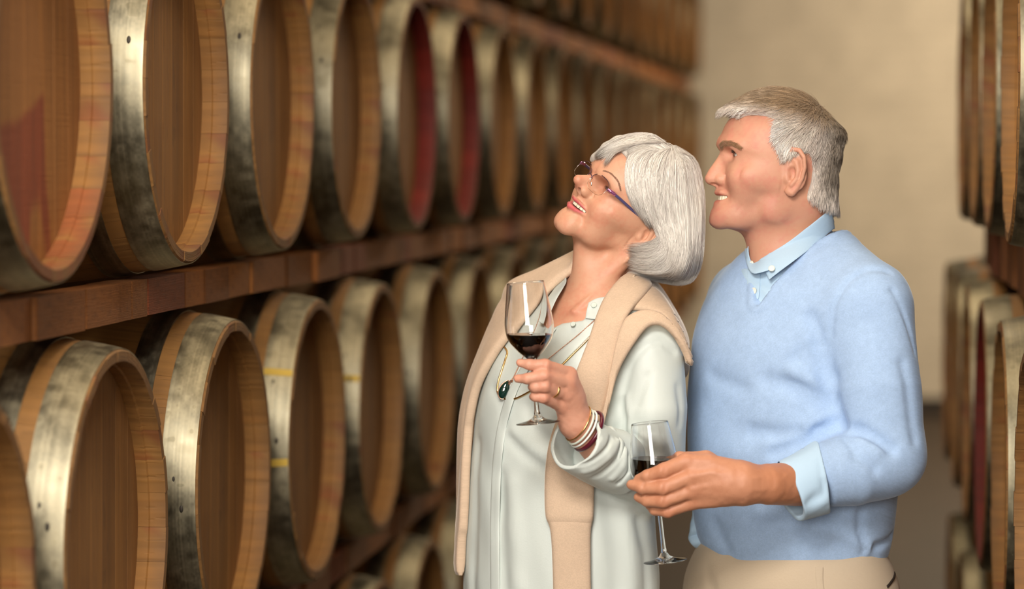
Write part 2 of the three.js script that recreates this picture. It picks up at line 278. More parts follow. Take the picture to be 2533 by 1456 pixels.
const special = {
  'eye-level0': { kind: 'soaked', stain: true, roll: 0, text: 'oak barrel whose head has a large red wine stain, nearest in left eye-level row' },
  'eye-level1': { kind: 'stained', rivets: [1.05, 1.32], text: 'oak barrel with wine-spotted rim, second from camera in left eye-level row' },
  'eye-level2': { kind: 'stained', rivets: [0.72, 1.18], text: 'oak barrel with dusty grey hoop, third from camera in left eye-level row' },
  'eye-level4': { kind: 'red', text: 'oak barrel with red-painted inner rim, nearer of the two in left eye-level row' },
  'eye-level5': { kind: 'red', text: 'oak barrel with red-painted inner rim, farther of the two in left eye-level row' },
  'waist-level3': { yellow: [0.95, 1.5], text: 'barrel with two yellow marks on its hoop, third full one in left waist-level row' },
  'waist-level2': { yellow: [1.05, 1.62], text: 'barrel with yellow marks on bright hoop, second full one in left waist-level row' },
};
delete special['waist-level2'];
special['waist-level2'] = { rivets: [1.45, 1.62], hoop: 0, text: 'oak barrel with bright hoop and bare wood band, third from camera in left waist-level row' };
special['waist-level3'] = { yellow: [1.0, 1.62], hoop: 0, text: 'oak barrel with two yellow paint marks on its front hoop, left waist-level row' };
special['waist-level4'] = { yellow: [1.25], text: 'oak barrel with one yellow paint mark on its hoop, left waist-level row' };
for (const r of rowsL) r.z.forEach((z, i) => {
  const sp = special[r.name + i] ?? {}, seen = i - r.from;
  const label = sp.text ?? (seen < 0 ? `oak barrel high in the left rack's ${r.name} row, ${ORD[i]} from the front end` : `oak wine barrel with grey hoops, ${ORD[seen]} ${r.name === 'top' || r.name === 'bottom' ? 'visible ' : ''}from camera in left ${r.name} row`);
  makeBarrel(label, [LEFT_X(z), r.y, -z], LEFT_TURN, { near: z < 7.9, group: G_LEFT, ...sp });
});
const RIGHT_X = 0.272;
const rowsR = [
  { y: 2.46, name: 'top', z: [3.5, 4.28, 5.06, 5.84, 6.6, 7.36] },
  { y: 1.76, name: 'eye-level', z: [4.24, 5.02, 5.8, 6.5, 7.22] },
  { y: 1.03, name: 'waist-level', z: [3.72, 4.48, 5.28, 6.06, 6.84, 7.6, 8.3] },
  { y: 0.34, name: 'bottom', z: [4.1, 4.85, 5.6, 6.35, 7.1, 7.85] },
];
for (const r of rowsR) r.z.forEach((z, i) => {
  const red = r.name === 'waist-level' && i === 3;
  const label = r.name === 'top' ? `oak barrel in the right rack's top row, ${ORD[i]} from camera` : red ? 'oak barrel with red-painted inner rim in right waist-level row' : `oak wine barrel with grey hoops, ${ORD[i]} from camera in right ${r.name} row`;
  makeBarrel(label, [RIGHT_X, r.y, -z], Math.PI, { near: r.name !== 'top' && z < 7.9, group: G_RIGHT, kind: red ? 'red' : i % 2 ? 'clean' : 'stained' });
});
// ---------------------------------------------------------------- rack beams: rows of short hardwood blocks under the barrel ends
const beamMats = [[0.42, 0.26, 0.13], [0.53, 0.32, 0.14], [0.34, 0.20, 0.10], [0.62, 0.38, 0.14], [0.40, 0.17, 0.12]].map(([r, g, b]) => std({ map: rep(T.oak, 2.2, 2.2, Math.PI / 2), bumpMap: T.oakBump, bumpScale: 0.001, roughness: 0.75, color: lin(r, g, b) }));
const blockGeos = [0.10, 0.14, 0.19, 0.25].map((w) => box(0.05, 1, w - 0.0015, 0, 0, 0, 0.004));
function beam(label, x, y, h, z0, z1, turn, side, seed) {
  const o = group('rack_rail', label, 'rack rail', [x, y, -z0], turn, 'timber rack rails');
  let z = 0, i = 0; const end = z1 - z0;
  while (z < end - 0.1) {
    const k = Math.floor(hash3(i, seed, 1) * 4), w = [0.10, 0.14, 0.19, 0.25][k];
    const m = put('block', blockGeos[k], beamMats[Math.floor(hash3(i, seed, 2) * beamMats.length)], o);
    m.scale.y = h * (0.965 + hash3(i, seed, 4) * 0.035); m.position.set(side * (0.001 + hash3(i, seed, 3) * 0.008 + (hash3(i, seed, 6) > 0.9 ? 0.010 : 0)), (m.scale.y - h) / -2, -z - w / 2);
    z += w; i++;
  }
  return o;
}
const RAIL_R = radius(-0.1275) + 0.0028;    // barrels rest on their second hoop
const beamYsL = [[2.425, 1.735, 'between left top and eye-level rows'], [1.735, 1.044, 'between left eye-level and waist-level rows'], [1.044, 0.354, 'between left waist-level and bottom rows'], [0.354, null, 'on the floor under the left rack']];
beamYsL.forEach(([a, b, text], i) => {
  for (const [dx, word] of [[-0.100, 'front'], [-0.822, 'rear']]) {
    const rad = RAIL_R, top = a - rad - 0.0006, bot = b === null ? 0.001 : b + rad + 0.0006;
    beam(`${word} timber rail of short blocks ${text}`, LEFT_X(3.2) + dx, (top + bot) / 2, top - bot, 3.2, 17.6, LEFT_TURN, 1, i * 2 + (dx < -0.5 ? 1 : 0));
  }
});
[[2.46, 1.76, 'between right top and eye-level rows'], [1.76, 1.03, 'between right eye-level and waist-level rows'], [1.03, 0.34, 'between right waist-level and bottom rows'], [0.34, null, 'on the floor under the right rack']].forEach(([a, b, text], i) => {
  for (const [dx, word] of [[0.100, 'front'], [0.822, 'rear']]) {
    const rad = RAIL_R, top = a - rad - 0.0006, bot = b === null ? 0.001 : b + rad + 0.0006;
    beam(`${word} timber rail of short blocks ${text}`, RIGHT_X + dx, (top + bot) / 2, top - bot, 3.3, i === 2 || i === 3 ? 8.5 : i === 1 ? 7.6 : 7.6, 0, -1, 20 + i * 2 + (dx > 0.5 ? 1 : 0));
  }
});
// ---------------------------------------------------------------- implicit modelling: fields, mesher, sheets, strands
const DP = 4.75;                                        // the couple stand about this far down the view axis
const cP = Math.cos(PITCH), sP = Math.sin(PITCH);
// photo measurements to metres in the couple's frame: x to the right, y up from the floor, z towards the photographer
function U(px, py, lz = 0) { const dx = (px - 1266.5) / FOC, dy = (728 - py) / FOC, t = (DP - lz) / (cP + dy * sP); return [dx * t, 1.62 + (dy * cP - sP) * t, lz]; }
const FRAME = new THREE.Matrix4().makeRotationY(YAW).setPosition(-Math.sin(YAW) * DP, 0, -Math.cos(YAW) * DP);
function personGroup(name, label, bx, bz) {
  const p = V(bx, 0, bz).applyMatrix4(FRAME), o = group(name, label, 'person', [p.x, p.y, p.z], YAW); o.userData.base = undefined; delete o.userData.base;
  return { o, off: [-bx, 0, -bz], add(n, geo, mat, parent) { const m = put(n, geo, mat, parent ?? o); if (!parent) m.position.set(-bx, 0, -bz); return m; } };
}
const smin = (a, b, k) => { const h = clamp(0.5 + 0.5 * (b - a) / k, 0, 1); return b + (a - b) * h - k * h * (1 - h); };
const smax = (a, b, k) => -smin(-a, -b, k);
function capD(x, y, z, a, b, ra, rb) {
  const bx = b[0] - a[0], by = b[1] - a[1], bz = b[2] - a[2], px = x - a[0], py = y - a[1], pz = z - a[2];
  const h = clamp((px * bx + py * by + pz * bz) / (bx * bx + by * by + bz * bz + 1e-12), 0, 1), qx = px - bx * h, qy = py - by * h, qz = pz - bz * h;
  return Math.sqrt(qx * qx + qy * qy + qz * qz) - (ra + (rb - ra) * h);
}
function ellD(x, y, z, c, r) { const dx = (x - c[0]), dy = (y - c[1]), dz = (z - c[2]), k0 = Math.sqrt((dx / r[0]) ** 2 + (dy / r[1]) ** 2 + (dz / r[2]) ** 2), k1 = Math.sqrt((dx / (r[0] * r[0])) ** 2 + (dy / (r[1] * r[1])) ** 2 + (dz / (r[2] * r[2])) ** 2); return k1 < 1e-9 ? -Math.min(r[0], r[1], r[2]) : k0 * (k0 - 1) / k1; }
function chainD(x, y, z, pts, k) { let d = 1e9; for (let i = 0; i + 1 < pts.length; i++) { const c = capD(x, y, z, pts[i], pts[i + 1], pts[i][3], pts[i + 1][3]); d = k ? smin(d, c, k) : Math.min(d, c); } return d; }
function lineD(x, y, z, pts) { let d = 1e9; for (let i = 0; i + 1 < pts.length; i++) d = Math.min(d, capD(x, y, z, pts[i], pts[i + 1], 0, 0)); return d; }
// creases: list of { p: points, w: half-width, h: depth (+ valley, - ridge) }
function creaseSet(list) {
  const L = list.map((c) => { const lo = [1e9, 1e9, 1e9], hi = [-1e9, -1e9, -1e9]; for (const q of c.p) for (let i = 0; i < 3; i++) { lo[i] = Math.min(lo[i], q[i] - c.w * 2.4); hi[i] = Math.max(hi[i], q[i] + c.w * 2.4); } return { ...c, lo, hi }; });
  return (x, y, z) => { let s = 0; for (const c of L) { if (x < c.lo[0] || x > c.hi[0] || y < c.lo[1] || y > c.hi[1] || z < c.lo[2] || z > c.hi[2]) continue; const d = lineD(x, y, z, c.p) / c.w; if (d < 2.4) s += c.h * Math.exp(-d * d); } return s; };
}
function table(pts) {                                   // monotone cubic through [x, y] pairs, sampled into a lookup table
  pts = [...pts].sort((a, b) => a[0] - b[0]); const n = pts.length, m = [], s = [];
  for (let i = 0; i + 1 < n; i++) s.push((pts[i + 1][1] - pts[i][1]) / (pts[i + 1][0] - pts[i][0]));
  for (let i = 0; i < n; i++) m.push(i === 0 ? s[0] : i === n - 1 ? s[n - 2] : s[i - 1] * s[i] <= 0 ? 0 : 2 * s[i - 1] * s[i] / (s[i - 1] + s[i]));
  const x0 = pts[0][0], x1 = pts[n - 1][0], N = 1024, tab = new Float64Array(N + 1); let j = 0;
  for (let q = 0; q <= N; q++) { const x = lerp(x0, x1, q / N); while (j < n - 2 && x > pts[j + 1][0]) j++; const h = pts[j + 1][0] - pts[j][0], t = (x - pts[j][0]) / h, t2 = t * t, t3 = t2 * t; tab[q] = (2 * t3 - 3 * t2 + 1) * pts[j][1] + (t3 - 2 * t2 + t) * h * m[j] + (-2 * t3 + 3 * t2) * pts[j + 1][1] + (t3 - t2) * h * m[j + 1]; }
  return (x) => { const f = clamp((x - x0) / (x1 - x0), 0, 1) * N, i = Math.min(Math.floor(f), N - 1); return tab[i] + (tab[i + 1] - tab[i]) * (f - i); };
}
// surface nets over a sparse block grid; colour(x, y, z) gives vertex colours
function polygonize(f, lo, hi, h, { lip = 1.4, colour = null, uvScale = 1, project = 2 } = {}) {
  const B = 8, n = [0, 1, 2].map((i) => Math.ceil((hi[i] - lo[i]) / h / B) * B + 1), [nx, ny, nz] = n, val = new Float32Array(nx * ny * nz).fill(NaN), at = (i, j, k) => (k * ny + j) * nx + i;
  const hb = B * h / 2, reach = hb * Math.sqrt(3) * lip, sign = [];
  for (let k = 0; k + 1 < nz; k += B) for (let j = 0; j + 1 < ny; j += B) for (let i = 0; i + 1 < nx; i += B) {
    const c = f(lo[0] + i * h + hb, lo[1] + j * h + hb, lo[2] + k * h + hb);
    if (Math.abs(c) > reach) { sign.push([i, j, k, c > 0 ? 1 : -1]); continue; }
    for (let c2 = 0; c2 <= B; c2++) for (let b = 0; b <= B; b++) for (let a = 0; a <= B; a++) { const q = at(i + a, j + b, k + c2); if (val[q] !== val[q]) val[q] = f(lo[0] + (i + a) * h, lo[1] + (j + b) * h, lo[2] + (k + c2) * h); }
  }
  for (const [i, j, k, s] of sign) for (let c2 = 0; c2 <= B; c2++) for (let b = 0; b <= B; b++) for (let a = 0; a <= B; a++) { const q = at(i + a, j + b, k + c2); if (val[q] !== val[q]) val[q] = s; }
  const pos = [], cell = new Map(), idx = [];
  const off = []; for (let c = 0; c < 8; c++) off.push([c & 1, (c >> 1) & 1, c >> 2]);
  const edges = [[0, 1], [2, 3], [4, 5], [6, 7], [0, 2], [1, 3], [4, 6], [5, 7], [0, 4], [1, 5], [2, 6], [3, 7]], cv = new Float64Array(8);
  const cellOf = new Int32Array(nx * ny * nz).fill(-1);
  for (let k = 0; k + 1 < nz; k++) for (let j = 0; j + 1 < ny; j++) for (let i = 0; i + 1 < nx; i++) {
    let m = 0; for (let c = 0; c < 8; c++) { cv[c] = val[at(i + off[c][0], j + off[c][1], k + off[c][2])]; if (cv[c] < 0) m |= 1 << c; }
    if (m === 0 || m === 255) continue;
    let x = 0, y = 0, z = 0, e = 0;
    for (const [a, b] of edges) { if ((cv[a] < 0) === (cv[b] < 0)) continue; const t = cv[a] / (cv[a] - cv[b]); x += lerp(off[a][0], off[b][0], t); y += lerp(off[a][1], off[b][1], t); z += lerp(off[a][2], off[b][2], t); e++; }
    x = lo[0] + (i + x / e) * h; y = lo[1] + (j + y / e) * h; z = lo[2] + (k + z / e) * h;
    cellOf[at(i, j, k)] = pos.length / 3; pos.push(x, y, z);
  }
  for (let k = 1; k + 1 < nz; k++) for (let j = 1; j + 1 < ny; j++) for (let i = 1; i + 1 < nx; i++) {
    const v = val[at(i, j, k)] < 0;
    for (let ax = 0; ax < 3; ax++) {
      const w = val[ax === 0 ? at(i + 1, j, k) : ax === 1 ? at(i, j + 1, k) : at(i, j, k + 1)] < 0; if (v === w) continue;
      const q = ax === 0 ? [at(i, j - 1, k - 1), at(i, j, k - 1), at(i, j, k), at(i, j - 1, k)] : ax === 1 ? [at(i - 1, j, k - 1), at(i - 1, j, k), at(i, j, k), at(i, j, k - 1)] : [at(i - 1, j - 1, k), at(i, j - 1, k), at(i, j, k), at(i - 1, j, k)];
      const [a, b, c, d] = q.map((t) => cellOf[t]); if (a < 0 || b < 0 || c < 0 || d < 0) continue;
      if (v) idx.push(a, b, c, a, c, d); else idx.push(a, c, b, a, d, c);
    }
  }
  const N = pos.length / 3, e = h * 0.35, col = colour ? new Float32Array(N * 3) : null, uv = new Float32Array(N * 2);
  for (let i = 0; i < N; i++) {
    let x = pos[i * 3], y = pos[i * 3 + 1], z = pos[i * 3 + 2];
    for (let s = 0; s < project; s++) {
      const d = f(x, y, z), gx = (f(x + e, y, z) - d) / e, gy = (f(x, y + e, z) - d) / e, gz = (f(x, y, z + e) - d) / e, g2 = gx * gx + gy * gy + gz * gz;
      if (g2 < 0.04) break; const st = clamp(d / g2, -h * 0.4, h * 0.4); x -= gx * st; y -= gy * st; z -= gz * st;
    }
    pos[i * 3] = x; pos[i * 3 + 1] = y; pos[i * 3 + 2] = z;
    uv[i * 2] = (x + z * 0.62) / uvScale; uv[i * 2 + 1] = (y - z * 0.31) / uvScale;
    if (col) { const c = colour(x, y, z); col[i * 3] = c[0]; col[i * 3 + 1] = c[1]; col[i * 3 + 2] = c[2]; }
  }
  const g = new THREE.BufferGeometry(); g.setAttribute('position', new THREE.Float32BufferAttribute(pos, 3)); g.setAttribute('uv', new THREE.BufferAttribute(uv, 2));
  if (col) g.setAttribute('color', new THREE.BufferAttribute(col, 3));
  g.setIndex(idx); g.computeVertexNormals(); return g;
}
const cr = (a, b, c, d, t) => 0.5 * (2 * b + (c - a) * t + (2 * a - 5 * b + 4 * c - d) * t * t + (3 * b - a - 3 * c + d) * t * t * t);
function curveAt(pts, t) { const n = pts.length - 1, f = clamp(t, 0, 1) * n, i = Math.min(Math.floor(f), n - 1), u = f - i, P = (k) => pts[clamp(k, 0, n)]; return P(i).map((_, c) => cr(P(i - 1)[c], P(i)[c], P(i + 1)[c], P(i + 2)[c], u)); }
// a piece of cloth with thickness: rows of control points, Catmull-Rom in both directions; f pushes points outside a field
function sheet(rows, thick, nu = 24, nv = 24, { field = null, gap = 0.002, ripple = null, uvScale = 0.2, push = [0, 0, 1] } = {}) {
  const grid = [];
  for (let j = 0; j <= nv; j++) { const row = rows.map((r) => r); const line = []; for (let i = 0; i <= nu; i++) { const c = rows.map((r) => curveAt(r, i / nu)); line.push(curveAt(c, j / nv)); } grid.push(line); }
  if (field) for (const l of grid) for (const p of l) { for (let k = 0; k < 40; k++) { const d = field(p[0], p[1], p[2]); if (d >= gap) break; const s = Math.max(gap - d, 0.0008); p[0] += push[0] * s; p[1] += push[1] * s; p[2] += push[2] * s; } }
  if (ripple) for (let j = 0; j <= nv; j++) for (let i = 0; i <= nu; i++) { const r = ripple(i / nu, j / nv), p = grid[j][i]; p[0] += push[0] * r; p[1] += push[1] * r; p[2] += push[2] * r; }
  const W = nu + 1, N = W * (nv + 1), P = new Float32Array(N * 2 * 3), uv = [], idx = [], nrm = [], v = (j, i) => V(...grid[clamp(j, 0, nv)][clamp(i, 0, nu)]);
  for (let j = 0; j <= nv; j++) for (let i = 0; i <= nu; i++) nrm.push(v(j, i + 1).sub(v(j, i - 1)).cross(v(j + 1, i).sub(v(j - 1, i))).normalize());
  for (let j = 0; j <= nv; j++) for (let i = 0; i <= nu; i++) {
    const q = j * W + i, p = v(j, i), edge = Math.min(i, nu - i, j, nv - j), t = thick / 2 * (edge === 0 ? 0.35 : edge === 1 ? 0.8 : 1);
    p.clone().addScaledVector(nrm[q], t).toArray(P, q * 3); p.clone().addScaledVector(nrm[q], -t).toArray(P, (N + q) * 3); 
  }
  for (let s = 0; s < 2; s++) for (let j = 0; j <= nv; j++) for (let i = 0; i <= nu; i++) { const p = grid[j][i]; uv.push((p[0] + p[2] * 0.62) / uvScale, (p[1] - p[2] * 0.31) / uvScale); }
  for (let j = 0; j < nv; j++) for (let i = 0; i < nu; i++) { const a = j * W + i, b = a + 1, c = a + W, d = c + 1; idx.push(a, b, c, b, d, c, N + a, N + c, N + b, N + b, N + c, N + d); }
  const rim = []; for (let i = 0; i < nu; i++) rim.push(i); for (let j = 0; j < nv; j++) rim.push(j * W + nu); for (let i = nu; i > 0; i--) rim.push(nv * W + i); for (let j = nv; j > 0; j--) rim.push(j * W);
  rim.forEach((a, k) => { const b = rim[(k + 1) % rim.length]; idx.push(a, N + a, b, b, N + a, N + b); });
  const g = new THREE.BufferGeometry(); g.setAttribute('position', new THREE.BufferAttribute(P, 3)); g.setAttribute('uv', new THREE.Float32BufferAttribute(uv, 2)); g.setIndex(idx); g.computeVertexNormals(); return g;
}
// a round cord through points [x, y, z, r]
function cord(pts, segs, sides = 6, closed = false) {
  const pos = [], idx = [], n = segs, c = (t) => curveAt(pts, t); let nv = null;
  for (let i = 0; i <= n; i++) {
    const p = c(i / n), a = V(...c(Math.max(0, i / n - 0.5 / n))), b = V(...c(Math.min(1, i / n + 0.5 / n))), t = b.sub(a).normalize();
    if (!nv) nv = Math.abs(t.y) < 0.9 ? V(0, 1, 0) : V(1, 0, 0); nv.addScaledVector(t, -nv.dot(t)).normalize(); const bn = t.clone().cross(nv);
    for (let k = 0; k < sides; k++) { const w = 2 * Math.PI * k / sides; pos.push(p[0] + (nv.x * Math.cos(w) + bn.x * Math.sin(w)) * p[3], p[1] + (nv.y * Math.cos(w) + bn.y * Math.sin(w)) * p[3], p[2] + (nv.z * Math.cos(w) + bn.z * Math.sin(w)) * p[3]); }
  }
  for (let i = 0; i < n; i++) for (let k = 0; k < sides; k++) { const a = i * sides + k, b = i * sides + (k + 1) % sides; idx.push(a, b, a + sides, b, b + sides, a + sides); }
  for (let k = 1; k + 1 < sides; k++) { idx.push(0, k + 1, k); const e = n * sides; idx.push(e, e + k, e + k + 1); }
  const g = new THREE.BufferGeometry(); g.setAttribute('position', new THREE.Float32BufferAttribute(pos, 3)); g.setAttribute('uv', new THREE.Float32BufferAttribute(new Float32Array(pos.length / 3 * 2), 2)); g.setIndex(idx); g.computeVertexNormals(); return g;
}
// many fine hairs in one geometry: each hair = { pts: [[x,y,z]...], r, c: [r,g,b] }
function strands(list) {
  let nv = 0, ni = 0; for (const s of list) { nv += (s.pts.length - 1) * 3 + 1; ni += (s.pts.length - 2) * 18 + 9; }
  const pos = new Float32Array(nv * 3), col = new Float32Array(nv * 3), idx = new Uint32Array(ni); let v = 0, q = 0; const t = V(0, 0, 0), a = V(0, 0, 0), b = V(0, 0, 0);
  for (const s of list) {
    const n = s.pts.length, v0 = v;
    for (let i = 0; i < n; i++) {
      const p = s.pts[i]; const tip = i === n - 1;
      if (tip) { pos.set(p, v * 3); col.set(s.c, v * 3); v++; break; }
      t.set(...s.pts[i + 1]).sub(a.set(...s.pts[Math.max(0, i - 1)])).normalize(); a.set(0, 0, 1).addScaledVector(t, -t.z); if (a.lengthSq() < 1e-4) a.set(1, 0, 0); a.normalize(); b.crossVectors(t, a);
      const r = s.r * (i === 0 ? 0.8 : 1 - 0.75 * Math.pow(i / (n - 1), 2));
      for (let k = 0; k < 3; k++) { const w = k * 2.0944, cx = Math.cos(w) * r, sx = Math.sin(w) * r; pos[v * 3] = p[0] + a.x * cx + b.x * sx; pos[v * 3 + 1] = p[1] + a.y * cx + b.y * sx; pos[v * 3 + 2] = p[2] + a.z * cx + b.z * sx; col.set(s.c, v * 3); v++; }
    }
    for (let i = 0; i + 2 < n; i++) for (let k = 0; k < 3; k++) { const A = v0 + i * 3 + k, Bv = v0 + i * 3 + (k + 1) % 3; idx[q++] = A; idx[q++] = Bv; idx[q++] = A + 3; idx[q++] = Bv; idx[q++] = Bv + 3; idx[q++] = A + 3; }
    const e = v0 + (n - 2) * 3; for (let k = 0; k < 3; k++) { idx[q++] = e + k; idx[q++] = e + (k + 1) % 3; idx[q++] = v - 1; }
  }
  const g = new THREE.BufferGeometry(); g.setAttribute('position', new THREE.BufferAttribute(pos, 3)); g.setAttribute('color', new THREE.BufferAttribute(col, 3)); g.setIndex(new THREE.BufferAttribute(idx, 1)); g.computeVertexNormals(); return g;
}
function samplePoints(g, count) {                       // area-weighted points with normals on a geometry
  const p = g.attributes.position, ix = g.index.array, nT = ix.length / 3, cum = new Float64Array(nT), a = V(0, 0, 0), b = V(0, 0, 0), c = V(0, 0, 0); let s = 0;
  for (let i = 0; i < nT; i++) { a.fromBufferAttribute(p, ix[i * 3]); b.fromBufferAttribute(p, ix[i * 3 + 1]); c.fromBufferAttribute(p, ix[i * 3 + 2]); s += b.sub(a).cross(c.sub(a)).length(); cum[i] = s; }
  const out = [];
  for (let k = 0; k < count; k++) {
    const r = rnd() * s; let lo = 0, hi = nT - 1; while (lo < hi) { const m = (lo + hi) >> 1; cum[m] < r ? (lo = m + 1) : (hi = m); }
    a.fromBufferAttribute(p, ix[lo * 3]); b.fromBufferAttribute(p, ix[lo * 3 + 1]); c.fromBufferAttribute(p, ix[lo * 3 + 2]); let u = rnd(), v = rnd(); if (u + v > 1) { u = 1 - u; v = 1 - v; }
    const n = b.clone().sub(a).cross(c.clone().sub(a)).normalize(); out.push([a.clone().addScaledVector(b.clone().sub(a), u).addScaledVector(c.clone().sub(a), v), n]);
  }
  return out;
}
function polyD(x, y, poly) {                            // signed distance to a polygon
  let d = 1e9, s = 1;
  for (let i = 0, j = poly.length - 1; i < poly.length; j = i++) {
    const a = poly[i], b = poly[j], ex = b[0] - a[0], ey = b[1] - a[1], wx = x - a[0], wy = y - a[1], t = clamp((wx * ex + wy * ey) / (ex * ex + ey * ey), 0, 1), qx = wx - ex * t, qy = wy - ey * t;
    d = Math.min(d, qx * qx + qy * qy);
    const c1 = y >= a[1], c2 = y < b[1], c3 = ex * wy > ey * wx; if ((c1 && c2 && c3) || (!c1 && !c2 && !c3)) s = -s;
  }
  return s * Math.sqrt(d);
}
// elliptical trunk through stations [y, cx, cz, a, b]; alpha turns its front from -x towards the photographer
function trunk(st, alpha, top, bottom) {
  const cx = table(st.map((s) => [s[0], s[1]])), cz = table(st.map((s) => [s[0], s[2]])), A = table(st.map((s) => [s[0], s[3]])), B = table(st.map((s) => [s[0], s[4]])), ca = Math.cos(alpha), sa = Math.sin(alpha);
  const f = (x, y, z, grow = 0) => {
    const dx = x - cx(y), dz = z - cz(y), u = dx * sa + dz * ca, v = -dx * ca + dz * sa, a = A(y) + grow, b = B(y) + grow, k0 = Math.sqrt((u / a) ** 2 + (v / b) ** 2), k1 = Math.sqrt((u / (a * a)) ** 2 + (v / (b * b)) ** 2);
    let d = k1 < 1e-6 ? -Math.min(a, b) : k0 * (k0 - 1) / k1;
    d = smax(d, y - top - grow, 0.03); d = smax(d, bottom - y, 0.02); return d;
  };
  f.at = (y, u, v) => [cx(y) + u * sa - v * ca, y, cz(y) + u * ca + v * sa];   // u to the person's left, v forward
  f.A = A; f.B = B; return f;
}
// ---------------------------------------------------------------- heads (own frame: face towards -x, up +y, the person's left +z, origin between the ears)
const EAR_HELIX = [[0.007, 0.0, 0.003, 0.0025], [0.004, 0.016, 0.004, 0.0034], [0.007, 0.031, 0.006, 0.0038], [0.017, 0.040, 0.009, 0.0038], [0.028, 0.0365, 0.012, 0.0036], [0.0340, 0.025, 0.013, 0.0034], [0.0335, 0.009, 0.012, 0.0032], [0.0275, -0.007, 0.009, 0.0030], [0.0185, -0.0195, 0.006, 0.0030], [0.0095, -0.0275, 0.004, 0.0042], [0.0025, -0.0235, 0.002, 0.0038]];
const EAR_ANTI = [[0.0145, 0.027, 0.006, 0.0028], [0.0215, 0.019, 0.0075, 0.0042], [0.0225, 0.006, 0.0075, 0.0042], [0.0190, -0.006, 0.007, 0.0036], [0.0105, -0.0145, 0.0065, 0.0036]];
function earD(u, v, w) {
  let d = ellD(u, v, w, [0.017, 0.008, 0.0035], [0.0190, 0.033, 0.0055]);
  d = smin(d, ellD(u, v, w, [0.0085, -0.0235, 0.0030], [0.0090, 0.0090, 0.0040]), 0.005);
  d = smax(d, -ellD(u, v, w, [0.0135, 0.001, 0.0105], [0.0085, 0.0125, 0.0080]), 0.003);
  d = smax(d, -ellD(u, v, w, [0.0165, 0.0285, 0.0110], [0.0085, 0.0055, 0.0045]), 0.002);
  d = smin(d, chainD(u, v, w, EAR_HELIX), 0.0028);
  d = smin(d, chainD(u, v, w, EAR_ANTI), 0.003);
  d = smin(d, ellD(u, v, w, [0.0035, -0.004, 0.004], [0.0042, 0.0062, 0.0042]), 0.004);
  return d;
}
function makeHead(P) {
  const front = table(P.front), width = table(P.width), pf = table(P.expo), S = P.skull, xc = P.xc ?? -0.02, fl = P.ear.flare, ce = Math.cos(fl), se = Math.sin(fl), lean = P.ear.lean, cl = Math.cos(lean), sl = Math.sin(lean), es = P.ear.size;
  const jn = [P.gonion[1] - P.chinLow[1], -(P.gonion[0] - P.chinLow[0])], jl = Math.hypot(...jn); jn[0] /= jl; jn[1] /= jl;
  const E = P.eye, cre = creaseSet(P.creases ?? []);
  const base = (x, y, z) => {
    const dx = x - xc, A = dx < 0 ? xc - front(y) : 0.085, w = width(y), p = dx < 0 ? pf(y) : 2.2, g = Math.pow(Math.pow(Math.abs(dx) / A, p) + Math.pow(Math.abs(z) / w, p), 1 / p);
    let d = (g - 1) * Math.min(A, w);
    d = smax(d, (x - P.chinLow[0]) * jn[0] + (y - P.chinLow[1]) * jn[1], 0.022);
    d = smax(d, y - P.loftTop, 0.02);
    return smin(d, ellD(x, y, z, S.c, S.r), P.skullBlend ?? 0.03);
  };
  const opening = (x, y, az) => {                       // > 0 outside the eyelid opening
    const dx = x - E.c[0], dy = y - E.c[1], dz = az - E.c[2], r = Math.sqrt(dx * dx + dy * dy + dz * dz) + 1e-9, th = Math.asin(dy / r) - E.tilt * Math.atan2(dz, -dx), ph = Math.atan2(dz, -dx) - E.az, q = 1 - (ph / E.half) ** 2;
    return Math.max(th - E.up * q, E.low * q - th, Math.abs(ph) - E.half) * r;
  };
  const d = (x, y, z) => {
    const az = Math.abs(z);
    let f = base(x, y, z);
    if (x < 0.06) {
      for (const b of P.blobs) f = smin(f, ellD(x, y, az, b.c, b.r), b.k);
      for (const b of P.bars ?? []) f = smin(f, chainD(x, y, az, b.p), b.k);
      for (const b of P.dents) f = smax(f, -ellD(x, y, az, b.c, b.r), b.k);
      const ex = Math.hypot(x - E.c[0], y - E.c[1], az - E.c[2]);
      if (ex < 0.035) { const o = opening(x, y, az); f = smin(f, ex - (E.R + 0.0016), 0.003); f = Math.max(f, -Math.max(o, ex - (E.R + 0.012))); f = Math.max(f, -(ex - E.R + 0.0008)); }
      f = smin(f, chainD(x, y, az, P.nose), 0.006);
      f = smin(f, chainD(x, y, az, P.noseBody), 0.009);
      f = smin(f, ellD(x, y, az, P.ala.c, P.ala.r), 0.0035);
      f = smax(f, -ellD(x, y, az, P.nostril.c, P.nostril.r), 0.002);
      f = smin(f, chainD(x, y, az, P.upperLip), 0.004);
      f = smin(f, chainD(x, y, az, P.lowerLip), 0.005);
      for (const m of P.mouth) f = smax(f, -chainD(x, y, az, m), 0.0015);
    }
    for (const c of P.neck) f = smin(f, capD(x, y, z, c[0], c[1], c[2], c[3]), c[4] ?? 0.03);
    // ears
    const sgn = z < 0 ? -1 : 1, qx = x - P.ear.at[0], qy = y - P.ear.at[1], qz = az - P.ear.at[2];
    if (qx * qx + qy * qy + qz * qz < 0.0049) {
      let u = qx * ce + qz * se, w = -qx * se + qz * ce; const v = (-u * sl + qy * cl) / es; u = (u * cl + qy * sl) / es; w /= es;
      f = smin(f, earD(u, v, w) * es, 0.004);
    }
    return f + cre(x, y, az);
  };
  return { d, base, opening };
}
